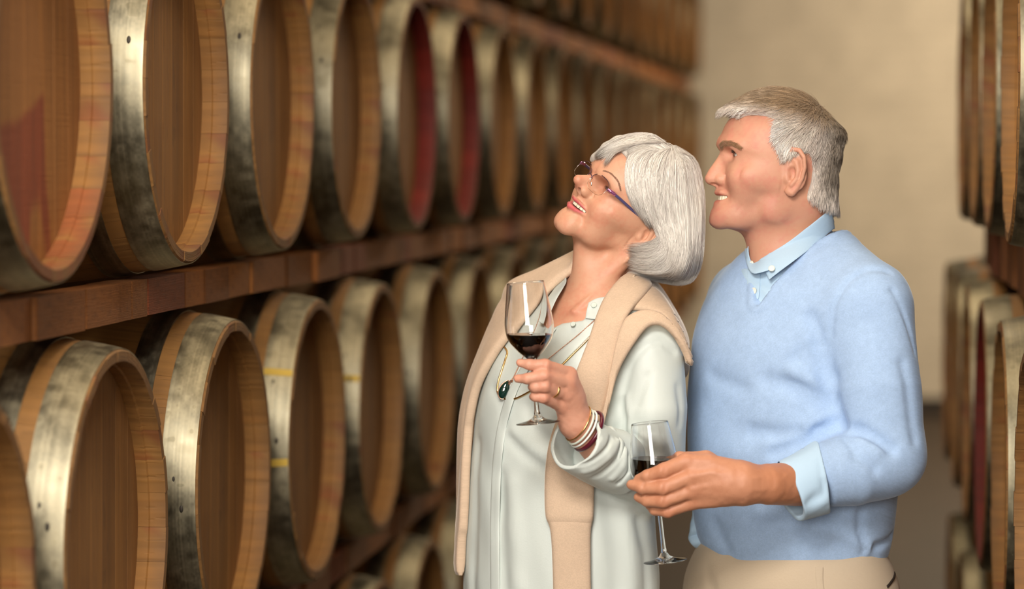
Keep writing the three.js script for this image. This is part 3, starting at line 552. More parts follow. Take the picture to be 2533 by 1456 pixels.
function eyeGeo(c, R, look, iris) {                     // an eyeball whose iris turns towards look
  const g = new THREE.SphereGeometry(R, 48, 32), p = g.attributes.position, col = [], l = V(...look).normalize(), v = V(0, 0, 0);
  for (let i = 0; i < p.count; i++) { v.fromBufferAttribute(p, i).normalize(); const a = Math.acos(clamp(v.dot(l), -1, 1)); col.push(...(a < 0.20 ? [0.004, 0.004, 0.004] : a < 0.46 ? iris : a < 0.52 ? iris.map((q) => q * 0.4) : [0.72, 0.66, 0.60])); }
  g.setAttribute('color', new THREE.Float32BufferAttribute(col, 3)); g.translate(...c); return g;
}
function teethGeo(arc, n, w, h, t) {                    // a row of separate rounded teeth along an arc of [x, y, z] points
  const list = [];
  for (let i = 0; i < n; i++) { const p = curveAt(arc, (i + 0.5) / n), a = curveAt(arc, i / n), b = curveAt(arc, (i + 1) / n), g = new RoundedBoxGeometry(Math.hypot(b[0] - a[0], b[2] - a[2]) * 0.96, h * (1 - 0.18 * Math.abs((i + 0.5) / n * 2 - 1)), t, 3, 0.0016); g.rotateY(-Math.atan2(b[2] - a[2], b[0] - a[0])); g.translate(p[0], p[1], p[2]); list.push(g); }
  return mergeGeometries(list);
}
const matrixGeo = (g, m) => { g.applyMatrix4(m); return g; };
// ---------------------------------------------------------------- shared skin and cloth materials
T.pores = texture(256, 256, (u, v) => 0.5 + (tile2(u * 90, v * 90, 90, 90, 91) - 0.5) * 0.5 + (tile2(u * 34, v * 34, 34, 34, 92) - 0.5) * 0.35 + (tile2(u * 12, v * 12, 12, 12, 93) - 0.5) * 0.2, false);
T.knit = texture(512, 512, (u, v) => { const n = tile2(u * 150, v * 150, 150, 150, 95) * 0.5 + tile2(u * 60, v * 90, 60, 90, 96) * 0.3 + tile2(u * 14, v * 14, 14, 14, 97) * 0.2, k = 0.90 + (n - 0.5) * 0.09; return [k, k, k]; });
T.weave = texture(256, 256, (u, v) => { const a = Math.sin(u * Math.PI * 128), b = Math.sin(v * Math.PI * 128), n = tile2(u * 60, v * 60, 60, 60, 98); return 0.5 + a * b * 0.2 + (n - 0.5) * 0.4; }, false);
const skinMat = phy({ vertexColors: true, roughness: 0.50, bumpMap: rep(T.pores, 1, 1), bumpScale: 0.00018, sheen: 0.25, sheenRoughness: 0.5, sheenColor: lin(1, 0.55, 0.4), specularIntensity: 0.75 });
const fleck = (x, y, z) => noise3(x * 260, y * 260, z * 260) * 0.5 + noise3(x * 90, y * 90, z * 90) * 0.3 + noise3(x * 30, y * 30, z * 30) * 0.2;
const mix3 = (a, b, t) => [lerp(a[0], b[0], t), lerp(a[1], b[1], t), lerp(a[2], b[2], t)];
const near3 = (x, y, z, c, r) => Math.exp(-(((x - c[0]) ** 2 + (y - c[1]) ** 2 + (z - c[2]) ** 2) / (r * r)));

// ---------------------------------------------------------------- the man
const man = personGroup('person', 'grey-haired man in light blue sweater and rolled shirt cuff, smiling up to the left', U(1950, 1400, 0)[0], 0);
const mS = 1452, mRot = 10 * Math.PI / 180;
const mc = (px, py) => { const x = (px - 1945) / mS, y = (435 - py) / mS; return [x * Math.cos(mRot) - y * Math.sin(mRot), x * Math.sin(mRot) + y * Math.cos(mRot)]; };
const MH = new THREE.Matrix4().makeRotationY(0.10).multiply(new THREE.Matrix4().makeRotationZ(-mRot)).setPosition(...U(1945, 435, 0.012)), MHI = MH.clone().invert();
const toMan = (p) => V(p[0], p[1], p[2]).applyMatrix4(MHI).toArray();
const manHead = makeHead({
  front: [[-0.125, -0.075], [-0.1083, -0.0985], [-0.1014, -0.1085], [-0.0941, -0.1095], [-0.085, -0.1095], [-0.0762, -0.1085], [-0.0689, -0.1085], [-0.0572, -0.1085], [-0.0485, -0.1120], [-0.0335, -0.1150], [-0.0149, -0.1110], [0.004, -0.1070], [0.021, -0.1095], [0.032, -0.1180], [0.0382, -0.1185], [0.052, -0.1130], [0.0794, -0.105]],
  width: [[-0.125, 0.028], [-0.108, 0.036], [-0.095, 0.044], [-0.08, 0.053], [-0.06, 0.061], [-0.03, 0.0685], [0.0, 0.0705], [0.03, 0.068], [0.05, 0.066], [0.08, 0.06]],
  expo: [[-0.12, 1.75], [-0.09, 1.6], [-0.06, 1.38], [-0.045, 1.38], [-0.028, 1.5], [-0.008, 1.8], [0.03, 2.45], [0.08, 2.4]], xc: -0.022,
  skull: { c: [-0.0260, 0.046, 0], r: [0.0860, 0.0815, 0.0735] }, loftTop: 0.075, chinLow: [-0.100, -0.1085], gonion: [0.004, -0.070],
  eye: { c: [-0.0885, 0.0205, 0.0315], R: 0.0122, up: 0.36, low: -0.30, half: 0.85, az: 0.25, tilt: -0.10 },
  blobs: [{ c: [-0.1000, -0.0915, 0.008], r: [0.0125, 0.0150, 0.020], k: 0.018 }, { c: [-0.0965, -0.0760, 0.012], r: [0.0115, 0.014, 0.016], k: 0.016 }, { c: [-0.078, -0.018, 0.044], r: [0.024, 0.017, 0.016], k: 0.030 }, { c: [-0.072, -0.036, 0.040], r: [0.016, 0.020, 0.013], k: 0.026 }, { c: [-0.045, -0.012, 0.062], r: [0.030, 0.012, 0.007], k: 0.024 }, { c: [-0.020, -0.060, 0.054], r: [0.018, 0.018, 0.010], k: 0.018 }, { c: [-0.076, -0.078, 0.030], r: [0.018, 0.020, 0.012], k: 0.024 }],
  bars: [{ p: [[-0.1135, 0.036, 0.010, 0.0085], [-0.1075, 0.0385, 0.030, 0.0085], [-0.094, 0.034, 0.047, 0.0075]], k: 0.012 }],
  dents: [{ c: [-0.1125, 0.0165, 0.0300], r: [0.0145, 0.0095, 0.0145], k: 0.010 }],
  nose: [[-0.1090, 0.0215, 0, 0.0072], [-0.1155, 0.0050, 0, 0.0078], [-0.1250, -0.0155, 0, 0.0082], [-0.1268, -0.0268, 0, 0.0102]],
  noseBody: [[-0.1040, 0.012, 0, 0.0105], [-0.1075, -0.010, 0, 0.0145], [-0.1135, -0.0225, 0, 0.0150]],
  ala: { c: [-0.1092, -0.0258, 0.0135], r: [0.0122, 0.0092, 0.0074] }, nostril: { c: [-0.1195, -0.0365, 0.0070], r: [0.0075, 0.0042, 0.0036] },
  upperLip: [[-0.1118, -0.0478, 0, 0.0050], [-0.1072, -0.0472, 0.014, 0.0046], [-0.0890, -0.0488, 0.0285, 0.0030]],
  lowerLip: [[-0.1080, -0.0672, 0, 0.0056], [-0.1030, -0.0640, 0.015, 0.0050], [-0.0880, -0.0530, 0.0290, 0.0030]],
  mouth: [0, 0.007, 0.014].map((s) => [[-0.1155 + s, -0.0572, 0, 0.0043], [-0.1080 + s, -0.0562, 0.015, 0.0040], [-0.0880 + s, -0.0510, 0.0285, 0.0012]]),
  ear: { at: [-0.017, -0.003, 0.0705], flare: 0.30, lean: 0.27, size: 1.08 },
  neck: [[toMan(U(1962, 500, 0.0)), toMan(U(1983, 700, -0.01)), 0.055, 0.064, 0.035], [toMan(U(1905, 545, 0.0)), toMan(U(1925, 700, 0.02)), 0.036, 0.047, 0.05], [[0.020, 0.035, 0], [0.027, -0.045, 0], 0.046, 0.041, 0.03]],
  creases: [
    { p: [[-0.1045, -0.017, 0.021], [-0.0985, -0.030, 0.0275], [-0.0880, -0.046, 0.0385], [-0.0845, -0.060, 0.0400]], w: 0.0030, h: 0.0022 },
    { p: [[-0.0800, -0.046, 0.0440], [-0.0760, -0.062, 0.0455], [-0.080, -0.076, 0.042]], w: 0.0035, h: 0.0010 },
    { p: [[-0.110, -0.078, 0], [-0.103, -0.075, 0.02], [-0.093, -0.071, 0.032]], w: 0.0045, h: 0.0006 },
    { p: [[-0.101, 0.008, 0.0200], [-0.097, 0.004, 0.034], [-0.088, 0.008, 0.045]], w: 0.0030, h: 0.0011 },
    { p: [[-0.0775, 0.019, 0.0500], [-0.0640, 0.022, 0.0570]], w: 0.0016, h: 0.0010 }, { p: [[-0.0785, 0.014, 0.0505], [-0.0650, 0.010, 0.0580]], w: 0.0016, h: 0.0010 }, { p: [[-0.079, 0.009, 0.0500], [-0.068, 0.001, 0.0570]], w: 0.0016, h: 0.0009 },
    { p: [[-0.108, 0.030, 0.018], [-0.1015, 0.0325, 0.032], [-0.086, 0.0265, 0.046]], w: 0.0022, h: 0.0010 },
    { p: [[-0.1090, 0.060, 0], [-0.102, 0.061, 0.025], [-0.088, 0.059, 0.045]], w: 0.0025, h: 0.0006 }, { p: [[-0.1060, 0.072, 0], [-0.098, 0.073, 0.025], [-0.085, 0.070, 0.044]], w: 0.0025, h: 0.0005 },
    { p: [[-0.1172, 0.0275, 0.005], [-0.1155, 0.036, 0.0055]], w: 0.0016, h: 0.0008 },
    { p: [[-0.0205, 0.012, 0.072], [-0.021, -0.012, 0.073], [-0.018, -0.032, 0.072]], w: 0.0028, h: 0.0012 },
  ],
});
const manSkin = [0.56, 0.275, 0.180];
function manHeadColour(x, y, z) {
  const az = Math.abs(z); let c = [...manSkin]; const n = fleck(x, y, z);
  const red = 0.55 * near3(x, y, az, [-0.128, -0.025, 0], 0.020) + 0.45 * near3(x, y, az, [-0.085, -0.028, 0.048], 0.024) + 0.35 * near3(x, y, az, [-0.108, -0.095, 0], 0.020) + 0.4 * smooth(0.02, 0.05, x) * near3(x, y, az, [0.025, 0.0, 0.085], 0.04) + 0.25 * near3(x, y, az, [-0.095, 0.055, 0.02], 0.03);
  c = mix3(c, [0.56, 0.205, 0.150], clamp(red * 1.1 + 0.10 + (n - 0.5) * 1.5 + (noise3(x * 55, y * 55, z * 55) - 0.5) * 0.7, 0, 1));
  c = mix3(c, [0.60, 0.34, 0.22], clamp((noise3(x * 40, y * 40, z * 40) - 0.5) * 0.9, 0, 0.5));
  const lip = Math.min(chainD(x, y, az, [[-0.1130, -0.0500, 0, 0.0034], [-0.1085, -0.0500, 0.014, 0.003], [-0.0890, -0.0500, 0.0285, 0.001]]), chainD(x, y, az, [[-0.1100, -0.0655, 0, 0.0052], [-0.1040, -0.0625, 0.015, 0.0042], [-0.0880, -0.0525, 0.029, 0.001]]));
  c = mix3(c, [0.50, 0.15, 0.11], 0.75 * smooth(0.0022, -0.0008, lip));
  if (x > -0.112 && chainD(x, y, az, [[-0.108, -0.0572, 0, 0.005], [-0.101, -0.0562, 0.015, 0.005], [-0.084, -0.051, 0.026, 0.003]]) < 0 && x > -0.1075 + az * 0.5) c = [0.16, 0.03, 0.025];
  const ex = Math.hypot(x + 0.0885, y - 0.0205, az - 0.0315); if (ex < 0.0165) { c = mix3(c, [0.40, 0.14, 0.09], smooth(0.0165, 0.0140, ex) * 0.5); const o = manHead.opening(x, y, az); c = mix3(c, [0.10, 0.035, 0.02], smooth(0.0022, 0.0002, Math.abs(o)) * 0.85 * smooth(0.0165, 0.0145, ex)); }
  const stubble = smooth(-0.03, -0.05, y) * smooth(-0.12, -0.09, y + 0.3 * (x + 0.09)) * smooth(0.0, -0.03, x); c = mix3(c, [c[0] * 0.93, c[1] * 0.93, c[2] * 0.97], stubble * 0.5);
  return c;
}
const headM = matrixGeo(polygonize(manHead.d, [-0.148, -0.205, -0.104], [0.10, 0.140, 0.104], 0.0019, { lip: 1.5, colour: manHeadColour, uvScale: 0.05 }), MH);

// trunk stations measured on the photograph
const mSt = [[1420, 1963, 0, .158, .120], [1370, 1962, 0, .170, .132], [1330, 1960, 0, .180, .140], [1260, 1960, 0, .188, .146], [1150, 1960, 0, .196, .150], [1000, 1960, 0, .196, .149], [860, 1962, 0, .193, .143], [780, 1964, 0, .180, .128], [700, 1970, 0, .155, .105], [640, 1978, -.005, .115, .08], [600, 1985, -.01, .08, .066]].map(([py, px, z, a, b]) => { const q = U(px, py, 0); return [q[1], q[0], z, a, b]; });
const mAlpha = 46 * Math.PI / 180, yOf = (py) => U(1266, py, 0)[1];
const manTrunk = trunk(mSt, mAlpha, yOf(612), 0.924);
const mArm = [[...U(2150, 775, .125), .073], [...U(2172, 960, .160), .071], [...U(2184, 1125, .170), .068]];
const mFore = [[...U(2184, 1125, .170), .067], [...U(2105, 1160, .205), .059], [...U(2010, 1182, .230), .0500]];
const mFarArm = [[...U(1845, 735, -.125), .054], [...U(1900, 930, -.175), .062], [...U(1935, 1120, -.175), .056], [...U(1930, 1310, -.165), .047]];
const mTrap = [[...U(2030, 606, -0.01), .042], [...U(2138, 742, .112), .070]], mTrapFar = [[...U(1965, 640, -0.01), .050], [...U(1850, 735, -.118), .055]];
const sleeveEnd = U(2014, 1181, .226), sleeveDir = V(...U(1958, 1210, .24)).sub(V(...sleeveEnd)).normalize();
const seg = (w, h, ...pts) => ({ p: pts.map((q) => U(...q)), w, h });
const mPlain = (x, y, z) => { let d = smin(smin(manTrunk(x, y, z), chainD(x, y, z, mTrap), 0.05), chainD(x, y, z, mTrapFar), 0.05); return smin(d, smin(chainD(x, y, z, mArm), chainD(x, y, z, mFore), 0.022), 0.022); };
const depthOn = (f, px, py, z0 = 0.42, z1 = -0.2) => { let best = 1e9, bz = 0; for (let z = z0; z > z1; z -= 0.002) { const d = f(...U(px, py, z)); if (d < best) { best = d; bz = z; } if (d < 0) return z; } return bz; };
const mcr = (w, h, ...pts) => ({ p: pts.map(([a, b]) => U(a, b, depthOn(mPlain, a, b))), w, h });
const mFolds = creaseSet([
  mcr(.016, .009, [2035, 860, .16], [2050, 960, .175], [2075, 1050, .19]), mcr(.010, .007, [2068, 1035, .20], [2095, 1068, .215], [2128, 1066, .23]),
  mcr(.013, .007, [1985, 870, .14], [2035, 905, .15], [2060, 935, .16]), mcr(.014, -.004, [1975, 905, .15], [2040, 945, .16]), mcr(.012, .005, [1940, 948, .15], [2000, 965, .155], [2060, 1000, .16]),
  mcr(.011, .007, [1915, 1118, .15], [1990, 1092, .16], [2070, 1050, .19]), mcr(.015, -.005, [1900, 1090, .15], [1990, 1060, .16], [2060, 1025, .17]), mcr(.020, .004, [1830, 1070, .14], [1920, 1075, .15]),
  mcr(.010, .008, [2120, 1063, .23], [2165, 1085, .235], [2205, 1108, .22]), mcr(.012, -.005, [2120, 1090, .25], [2170, 1115, .25]), mcr(.010, .005, [2098, 1085, .25], [2120, 1130, .26], [2160, 1160, .25]), mcr(.010, .004, [2230, 900, .2], [2250, 1000, .2], [2262, 1090, .2]),
  mcr(.007, .0035, [2055, 830, .19], [2062, 760, .185], [2100, 695, .175], [2150, 668, .15], [2195, 675, .12]), mcr(.006, .003, [2205, 720, .16], [2240, 800, .16], [2262, 870, .15]),
  mcr(.020, .005, [2000, 1320, .16], [2080, 1345, .15], [2150, 1385, .12]), mcr(.012, -.004, [1990, 1300, .16], [2080, 1320, .16], [2150, 1355, .13]), mcr(.008, .006, [2128, 1270, .15], [2126, 1310, .15], [2140, 1360, .13]), mcr(.008, .008, [2205, 1325, .06], [2165, 1352, .10]),
  mcr(.016, .004, [1770, 1300, .05], [1800, 1360, .1]), mcr(.014, .004, [1760, 930, .08], [1840, 960, .12]), mcr(.012, -.0035, [1880, 1270, .16], [1990, 1265, .17]),
  mcr(.011, .010, [2006, 785], [2022, 830], [2032, 900], [2052, 985], [2084, 1052]), mcr(.010, .007, [1965, 890], [2000, 912], [2036, 935]), mcr(.013, -.005, [1960, 920], [2005, 940], [2040, 965]), mcr(.016, .007, [1900, 940], [1965, 960], [2040, 1005]), mcr(.012, .008, [1860, 1066], [1920, 1074], [1975, 1066]), mcr(.010, .010, [2020, 1062], [2050, 1052], [2075, 1044]), mcr(.008, .008, [2104, 1060], [2140, 1066], [2180, 1092], [2205, 1110]),
]);
const vTip = manTrunk.at(yOf(737), 0.012, manTrunk.B(yOf(737)) * 1.0);
const neckTop = U(1982, 590, 0.0);
function manSweater(x, y, z) {
  let d = manTrunk(x, y, z);
  d = smin(d, chainD(x, y, z, mTrap), 0.05); d = smin(d, chainD(x, y, z, mTrapFar), 0.05);
  d = smin(d, chainD(x, y, z, mFarArm), 0.03);
  let fore = chainD(x, y, z, mFore); fore = smax(fore, (x - sleeveEnd[0]) * sleeveDir.x + (y - sleeveEnd[1]) * sleeveDir.y + (z - sleeveEnd[2]) * sleeveDir.z, 0.008);
  let arm = smin(chainD(x, y, z, mArm), fore, 0.022);
  d = smin(d, arm, 0.026);
  d += mFolds(x, y, z) + (noise3(x * 14, y * 14, z * 14) - 0.5) * 0.006;
  // V neck: a cone from the neck down to the point of the V
  const cut = capD(x, y, z, [neckTop[0], neckTop[1] + 0.045, neckTop[2]], [vTip[0], vTip[1], vTip[2]], 0.080, 0.008);
  d = smax(d, -cut, 0.006);
  const rib = Math.abs(cut - 0.016); if (cut > 0 && cut < 0.03) d += 0.0010 * Math.exp(-((rib / 0.0022) ** 2)) - 0.0012 * smooth(0.016, 0.010, cut);
  const hemY = yOf(1345); if (y < hemY) d -= 0.0; 
  return d;
}
const sweaterBlue = [0.43, 0.60, 0.88];
const knitMat = (sc) => phy({ vertexColors: true, map: T.knit, bumpMap: T.knit, bumpScale: 0.0010, roughness: 0.95, sheen: 0.7, sheenRoughness: 0.55, sheenColor: lin(...sc) });
const sweaterMat = knitMat([0.75, 0.85, 1.0]);
man.add('sweater', polygonize(manSweater, [-0.0 + U(1660, 700)[0], 0.90, -0.27], [U(2310, 700)[0], yOf(540), 0.33], 0.0048, { colour: (x, y, z) => { const n = fleck(x * 1.4, y * 1.4, z * 1.4), k = 0.93 + 0.14 * n; return sweaterBlue.map((q, i) => q * k + (i < 2 ? 0.02 * (n - 0.5) : 0)); }, uvScale: 0.16 }), sweaterMat);

// shirt seen in the V, collar, buttons, turned-back cuff
const shirtMat = phy({ color: lin(0.42, 0.58, 0.74), roughness: 0.8, bumpMap: rep(T.weave, 2.5, 2.5), bumpScale: 0.0003, sheen: 0.3, sheenColor: lin(0.8, 0.9, 1) });
const thA = U(1912, 662, .012), thB = U(1925, 735, .018);
const shirtField = (x, y, z) => { let d = manTrunk(x, y, z, -0.010); d = smin(d, chainD(x, y, z, mTrap.map((q) => [q[0], q[1], q[2], q[3] - 0.012])), 0.05); d = smin(d, chainD(x, y, z, mTrapFar.map((q) => [q[0], q[1], q[2], q[3] - 0.012])), 0.05); d = smin(d, smax(capD(x, y, z, thA, thB, 0.0535, 0.060), y - yOf(664), 0.004), 0.02); return d + 0.002 * Math.sin(y * 160 + x * 90) * smooth(0.1, 0.0, Math.abs(z - 0.08)); };
const manHeadL = (x, y, z) => manHead.d(...toMan([x, y, z]));
const shirt = man.add('shirt', polygonize((x, y, z) => smax(shirtField(x, y, z), Math.hypot(x - U(1900, 690)[0], y - yOf(690), z - 0.03) - 0.17, 0.004), [U(1640, 700)[0], yOf(950), -0.16], [U(2170, 700)[0], yOf(560), 0.22], 0.006, { uvScale: 0.2 }), shirtMat);
const u3 = (a) => a.map((q) => U(...q));
const collarField = (x, y, z) => Math.min(manHeadL(x, y, z), shirtField(x, y, z));
man.add('collar', sheet([
  u3([[2022, 520, -.085], [2041, 520, -.045], [2036, 525, .01], [1996, 560, .045], [1950, 597, .062], [1908, 624, .064], [1880, 641, .058]]),
  u3([[2034, 540, -.095], [2052, 542, -.05], [2049, 545, .015], [2008, 580, .056], [1962, 616, .078], [1920, 646, .082], [1890, 664, .074]]),
  u3([[2040, 566, -.1], [2060, 566, -.05], [2058, 568, .02], [2016, 605, .066], [1970, 640, .092], [1930, 670, .098], [1903, 691, .094]])], 0.0022, 40, 14, { field: collarField, gap: 0.006, ripple: (u, v) => 0.0012 * Math.sin(u * 15 + v * 4) * v }), shirtMat, shirt).userData.label = 'near leaf of the button-down collar';
man.add('collar', sheet([u3([[1905, 625, .062], [1884, 640, .058], [1864, 650, .045], [1852, 634, .02], [1845, 606, -.015]]), u3([[1910, 648, .078], [1886, 657, .076], [1863, 663, .062], [1850, 648, .035], [1843, 618, -.012]]), u3([[1912, 664, .09], [1888, 672, .088], [1864, 676, .076], [1851, 662, .05], [1842, 630, 0.0]])], 0.0022, 28, 8, { field: collarField, gap: 0.004 }), shirtMat, shirt).userData.label = 'collar stand and far leaf';
man.add('placket', sheet([u3([[1848, 668, .03], [1845, 700, .03], [1843, 735, .03]]), u3([[1862, 672, .03], [1860, 702, .03], [1858, 738, .03]]), u3([[1876, 674, .03], [1874, 700, .03], [1870, 735, .03]])], 0.0016, 14, 6, { field: shirtField, gap: 0.0014 }), shirtMat, shirt);
const buttonMat = std({ color: lin(0.85, 0.8, 0.68), roughness: 0.35 });
const buttonGeo = (r) => { const g = new THREE.LatheGeometry([[0, 0.0012], [r * 0.55, 0.0010], [r * 0.8, 0.0018], [r, 0.0012], [r, -0.0006], [0, -0.0006]].map((q) => new THREE.Vector2(...q)), 20); g.rotateX(Math.PI / 2); return g; };
function button(px, py, lz, r, field, gap, who, parent, mat = buttonMat) { const p = U(px, py, lz); for (let k = 0; k < 60 && field(...p) < gap; k++) p[2] += 0.001; const e = 0.002, n = V(field(p[0] + e, p[1], p[2]) - field(p[0] - e, p[1], p[2]), field(p[0], p[1] + e, p[2]) - field(p[0], p[1] - e, p[2]), field(p[0], p[1], p[2] + e) - field(p[0], p[1], p[2] - e)).normalize(), g = buttonGeo(r), m = who.add('button', g, mat, parent); m.position.set(...p); m.lookAt; m.quaternion.setFromUnitVectors(V(0, 0, 1), n); return m; }
button(1909, 664, .095, .0055, collarField, 0.010, man, shirt); button(1860, 716, .03, .0055, shirtField, 0.0035, man, shirt); button(1857, 650, .02, .0048, collarField, 0.006, man, shirt);
// turned-back cuff: a loose open ring of cloth round the forearm
const cuffA = U(2044, 1173, .226), cuffB = U(1952, 1211, .246), cuffC = (x, y, z, grow) => capD(x, y, z, cuffA, cuffB, 0.0555 + grow, 0.0475 + grow);
const cuffFold = creaseSet([seg(.010, .004, [1965, 1250, .28], [2030, 1225, .29]), seg(.008, -.003, [1990, 1262, .27], [2035, 1240, .28]), seg(.006, .003, [2028, 1110, .27], [2035, 1180, .29], [2040, 1240, .27])]);
const cuffR = U(2026, 1100, .25);
const cuffDir = V(...cuffB).sub(V(...cuffA)), cuffLen = cuffDir.length(); cuffDir.normalize();
man.add('cuff', polygonize((x, y, z) => {
  const s = (x - cuffA[0]) * cuffDir.x + (y - cuffA[1]) * cuffDir.y + (z - cuffA[2]) * cuffDir.z, sag = 0.010 * smooth(cuffA[1], cuffA[1] - 0.06, y), w = (noise3(x * 30, y * 30, z * 30) - 0.5) * 0.005;
  let d = cuffC(x, y, z, 0.002 - sag * 0 + w) + cuffFold(x, y, z) - sag * 0.6; const inner = cuffC(x, y, z, -0.0045 + w) - sag * 0.4;
  d = smax(d, -inner, 0.003); d = smax(d, s - cuffLen - 0.002 - w, 0.003); return smax(d, (x - cuffR[0]) * 0.985 + (y - cuffR[1]) * 0.17 + w, 0.003);
}, [U(1890, 1100)[0], yOf(1320), 0.14], [U(2090, 1100)[0], yOf(1070), 0.34], 0.0024, { uvScale: 0.2 }), shirtMat, shirt).userData.label = 'turned-back shirt cuff';
man.add('shirt_tail', sheet([u3([[1714, 1262, -.03], [1760, 1262, -.01]]), u3([[1708, 1300, -.03], [1760, 1300, -.01]]), u3([[1704, 1334, -.03], [1760, 1334, -.01]]), u3([[1722, 1354, -.03], [1770, 1360, -.01]])], 0.008, 12, 20, { ripple: (u, v) => 0.004 * Math.sin(v * 18 + u * 3) }), shirtMat, shirt);

// hand holding the glass, forearm
function handField(H) { // H: wrist chain, metacarpals, fingers as chains, thumb chain
  return (x, y, z) => {
    let palm = 1e9; for (const m of H.meta) palm = smin(palm, chainD(x, y, z, m), 0.012);
    let d = smin(palm, chainD(x, y, z, H.arm), 0.022);
    for (const f of H.fingers) { const c = chainD(x, y, z, f, 0.004); d = smin(d, c, 0.005); }
    d = smin(d, chainD(x, y, z, H.thumb, 0.005), 0.010);
    return d;
  };
}
const UH = (a) => a.map(([px, py, lz, r]) => [...U(px, py, lz), r]);
const UM = (a) => a.map(([px, py, lz, r]) => [...U(px, py, lz + 0.048 * smooth(2010, 1850, px)), r]);
const manHandParts = {
  arm: UM([[2100, 1170, .215, .041], [1985, 1196, .236, .036], [1900, 1197, .246, .0330], [1845, 1197, .250, .0290], [1815, 1196, .250, .026]]),
  meta: [UM([[1830, 1172, .250, .021], [1755, 1148, .254, .0165], [1697, 1142, .252, .0145]]), UM([[1830, 1188, .254, .020], [1765, 1180, .260, .0160], [1712, 1178, .258, .0145]]), UM([[1830, 1202, .252, .020], [1765, 1208, .258, .0155], [1713, 1212, .255, .0138]]), UM([[1830, 1216, .246, .019], [1770, 1232, .250, .0150], [1712, 1240, .246, .0128]])],
  fingers: [UM([[1697, 1142, .252, .0138], [1640, 1164, .262, .0118], [1602, 1177, .252, .0100], [1581, 1184, .240, .0082]]), UM([[1712, 1178, .258, .0140], [1640, 1206, .264, .0118], [1590, 1206, .250, .0100], [1562, 1198, .236, .0082]]), UM([[1713, 1212, .255, .0134], [1640, 1238, .258, .0114], [1602, 1238, .244, .0098], [1580, 1229, .232, .0080]]), UM([[1712, 1240, .246, .0122], [1652, 1264, .246, .0102], [1620, 1260, .234, .0088], [1607, 1249, .224, .0074]])],
  thumb: UM([[1815, 1178, .238, .020], [1745, 1140, .226, .0165], [1682, 1136, .204, .0125], [1640, 1150, .178, .0095], [1622, 1158, .170, .0075]]),
};
const mKnuck = creaseSet([seg(.0035, .0012, [1648, 1148, 0.323], [1640, 1178, 0.323]), seg(.0035, .0012, [1648, 1192, 0.324], [1640, 1222, 0.324]), seg(.0035, .0011, [1648, 1226, 0.318], [1640, 1252, 0.318]), seg(.0035, .0010, [1660, 1253, 0.306], [1652, 1276, 0.306]), seg(.0028, .0008, [1606, 1166, 0.310], [1600, 1188, 0.310]), seg(.0028, .0008, [1594, 1195, 0.308], [1588, 1218, 0.308]),
  seg(.005, -.0016, [1815, 1180, 0.320], [1760, 1168, 0.323], [1712, 1176, 0.320]), seg(.005, -.0014, [1815, 1195, 0.320], [1760, 1200, 0.320], [1712, 1208, 0.318]), seg(.004, -.0010, [1900, 1175, 0.324], [1850, 1185, 0.323], [1790, 1190, 0.324]), seg(.005, -.0012, [1960, 1215, 0.316], [1880, 1212, 0.324], [1830, 1205, 0.322]), seg(.004, .0008, [1838, 1160, 0.320], [1830, 1200, 0.325], [1836, 1236, 0.318])]);
const mHandBase = handField(manHandParts);
const manHandField = (x, y, z) => mHandBase(x, y, z) + mKnuck(x, y, z) + (noise3(x * 120, y * 120, z * 120) - 0.5) * 0.0009;
const handColour = (tone, tips, knuckles, dark) => (x, y, z) => {
  const n = fleck(x, y, z); let c = mix3(tone, dark, clamp((n - 0.42) * 1.1, 0, 0.55)); let k = 0; for (const q of knuckles) k = Math.max(k, near3(x, y, z, q, 0.011)); c = mix3(c, [tone[0] * 0.98, tone[1] * 0.68, tone[2] * 0.62], k * 0.7);
  for (const q of tips) { const r = Math.hypot(x - q[0], y - q[1], z - q[2]); if (r < q[3]) c = mix3(c, [tone[0] * 1.12, tone[1] * 1.02, tone[2] * 1.0], smooth(q[3], q[3] * 0.7, r)); }
  return c;
};
const foreTan = (x, y, z) => { const base = handColour([0.52, 0.235, 0.135], [], manHandParts.fingers.map((f) => f[1]).concat(manHandParts.fingers.map((f) => f[0])), [0.44, 0.175, 0.095])(x, y, z); const t = smooth(U(1790, 1)[0], U(1900, 1)[0], x); return mix3(base, [0.44, 0.175, 0.085], t * 0.6); };
const handM = polygonize((x, y, z) => Math.max(manHandField(x, y, z), x - U(2008, 1170, .22)[0]), [U(1530, 1170, .24)[0], yOf(1330), 0.10], [U(2090, 1170, .24)[0], yOf(1050), 0.38], 0.0022, { colour: foreTan, uvScale: 0.05 });

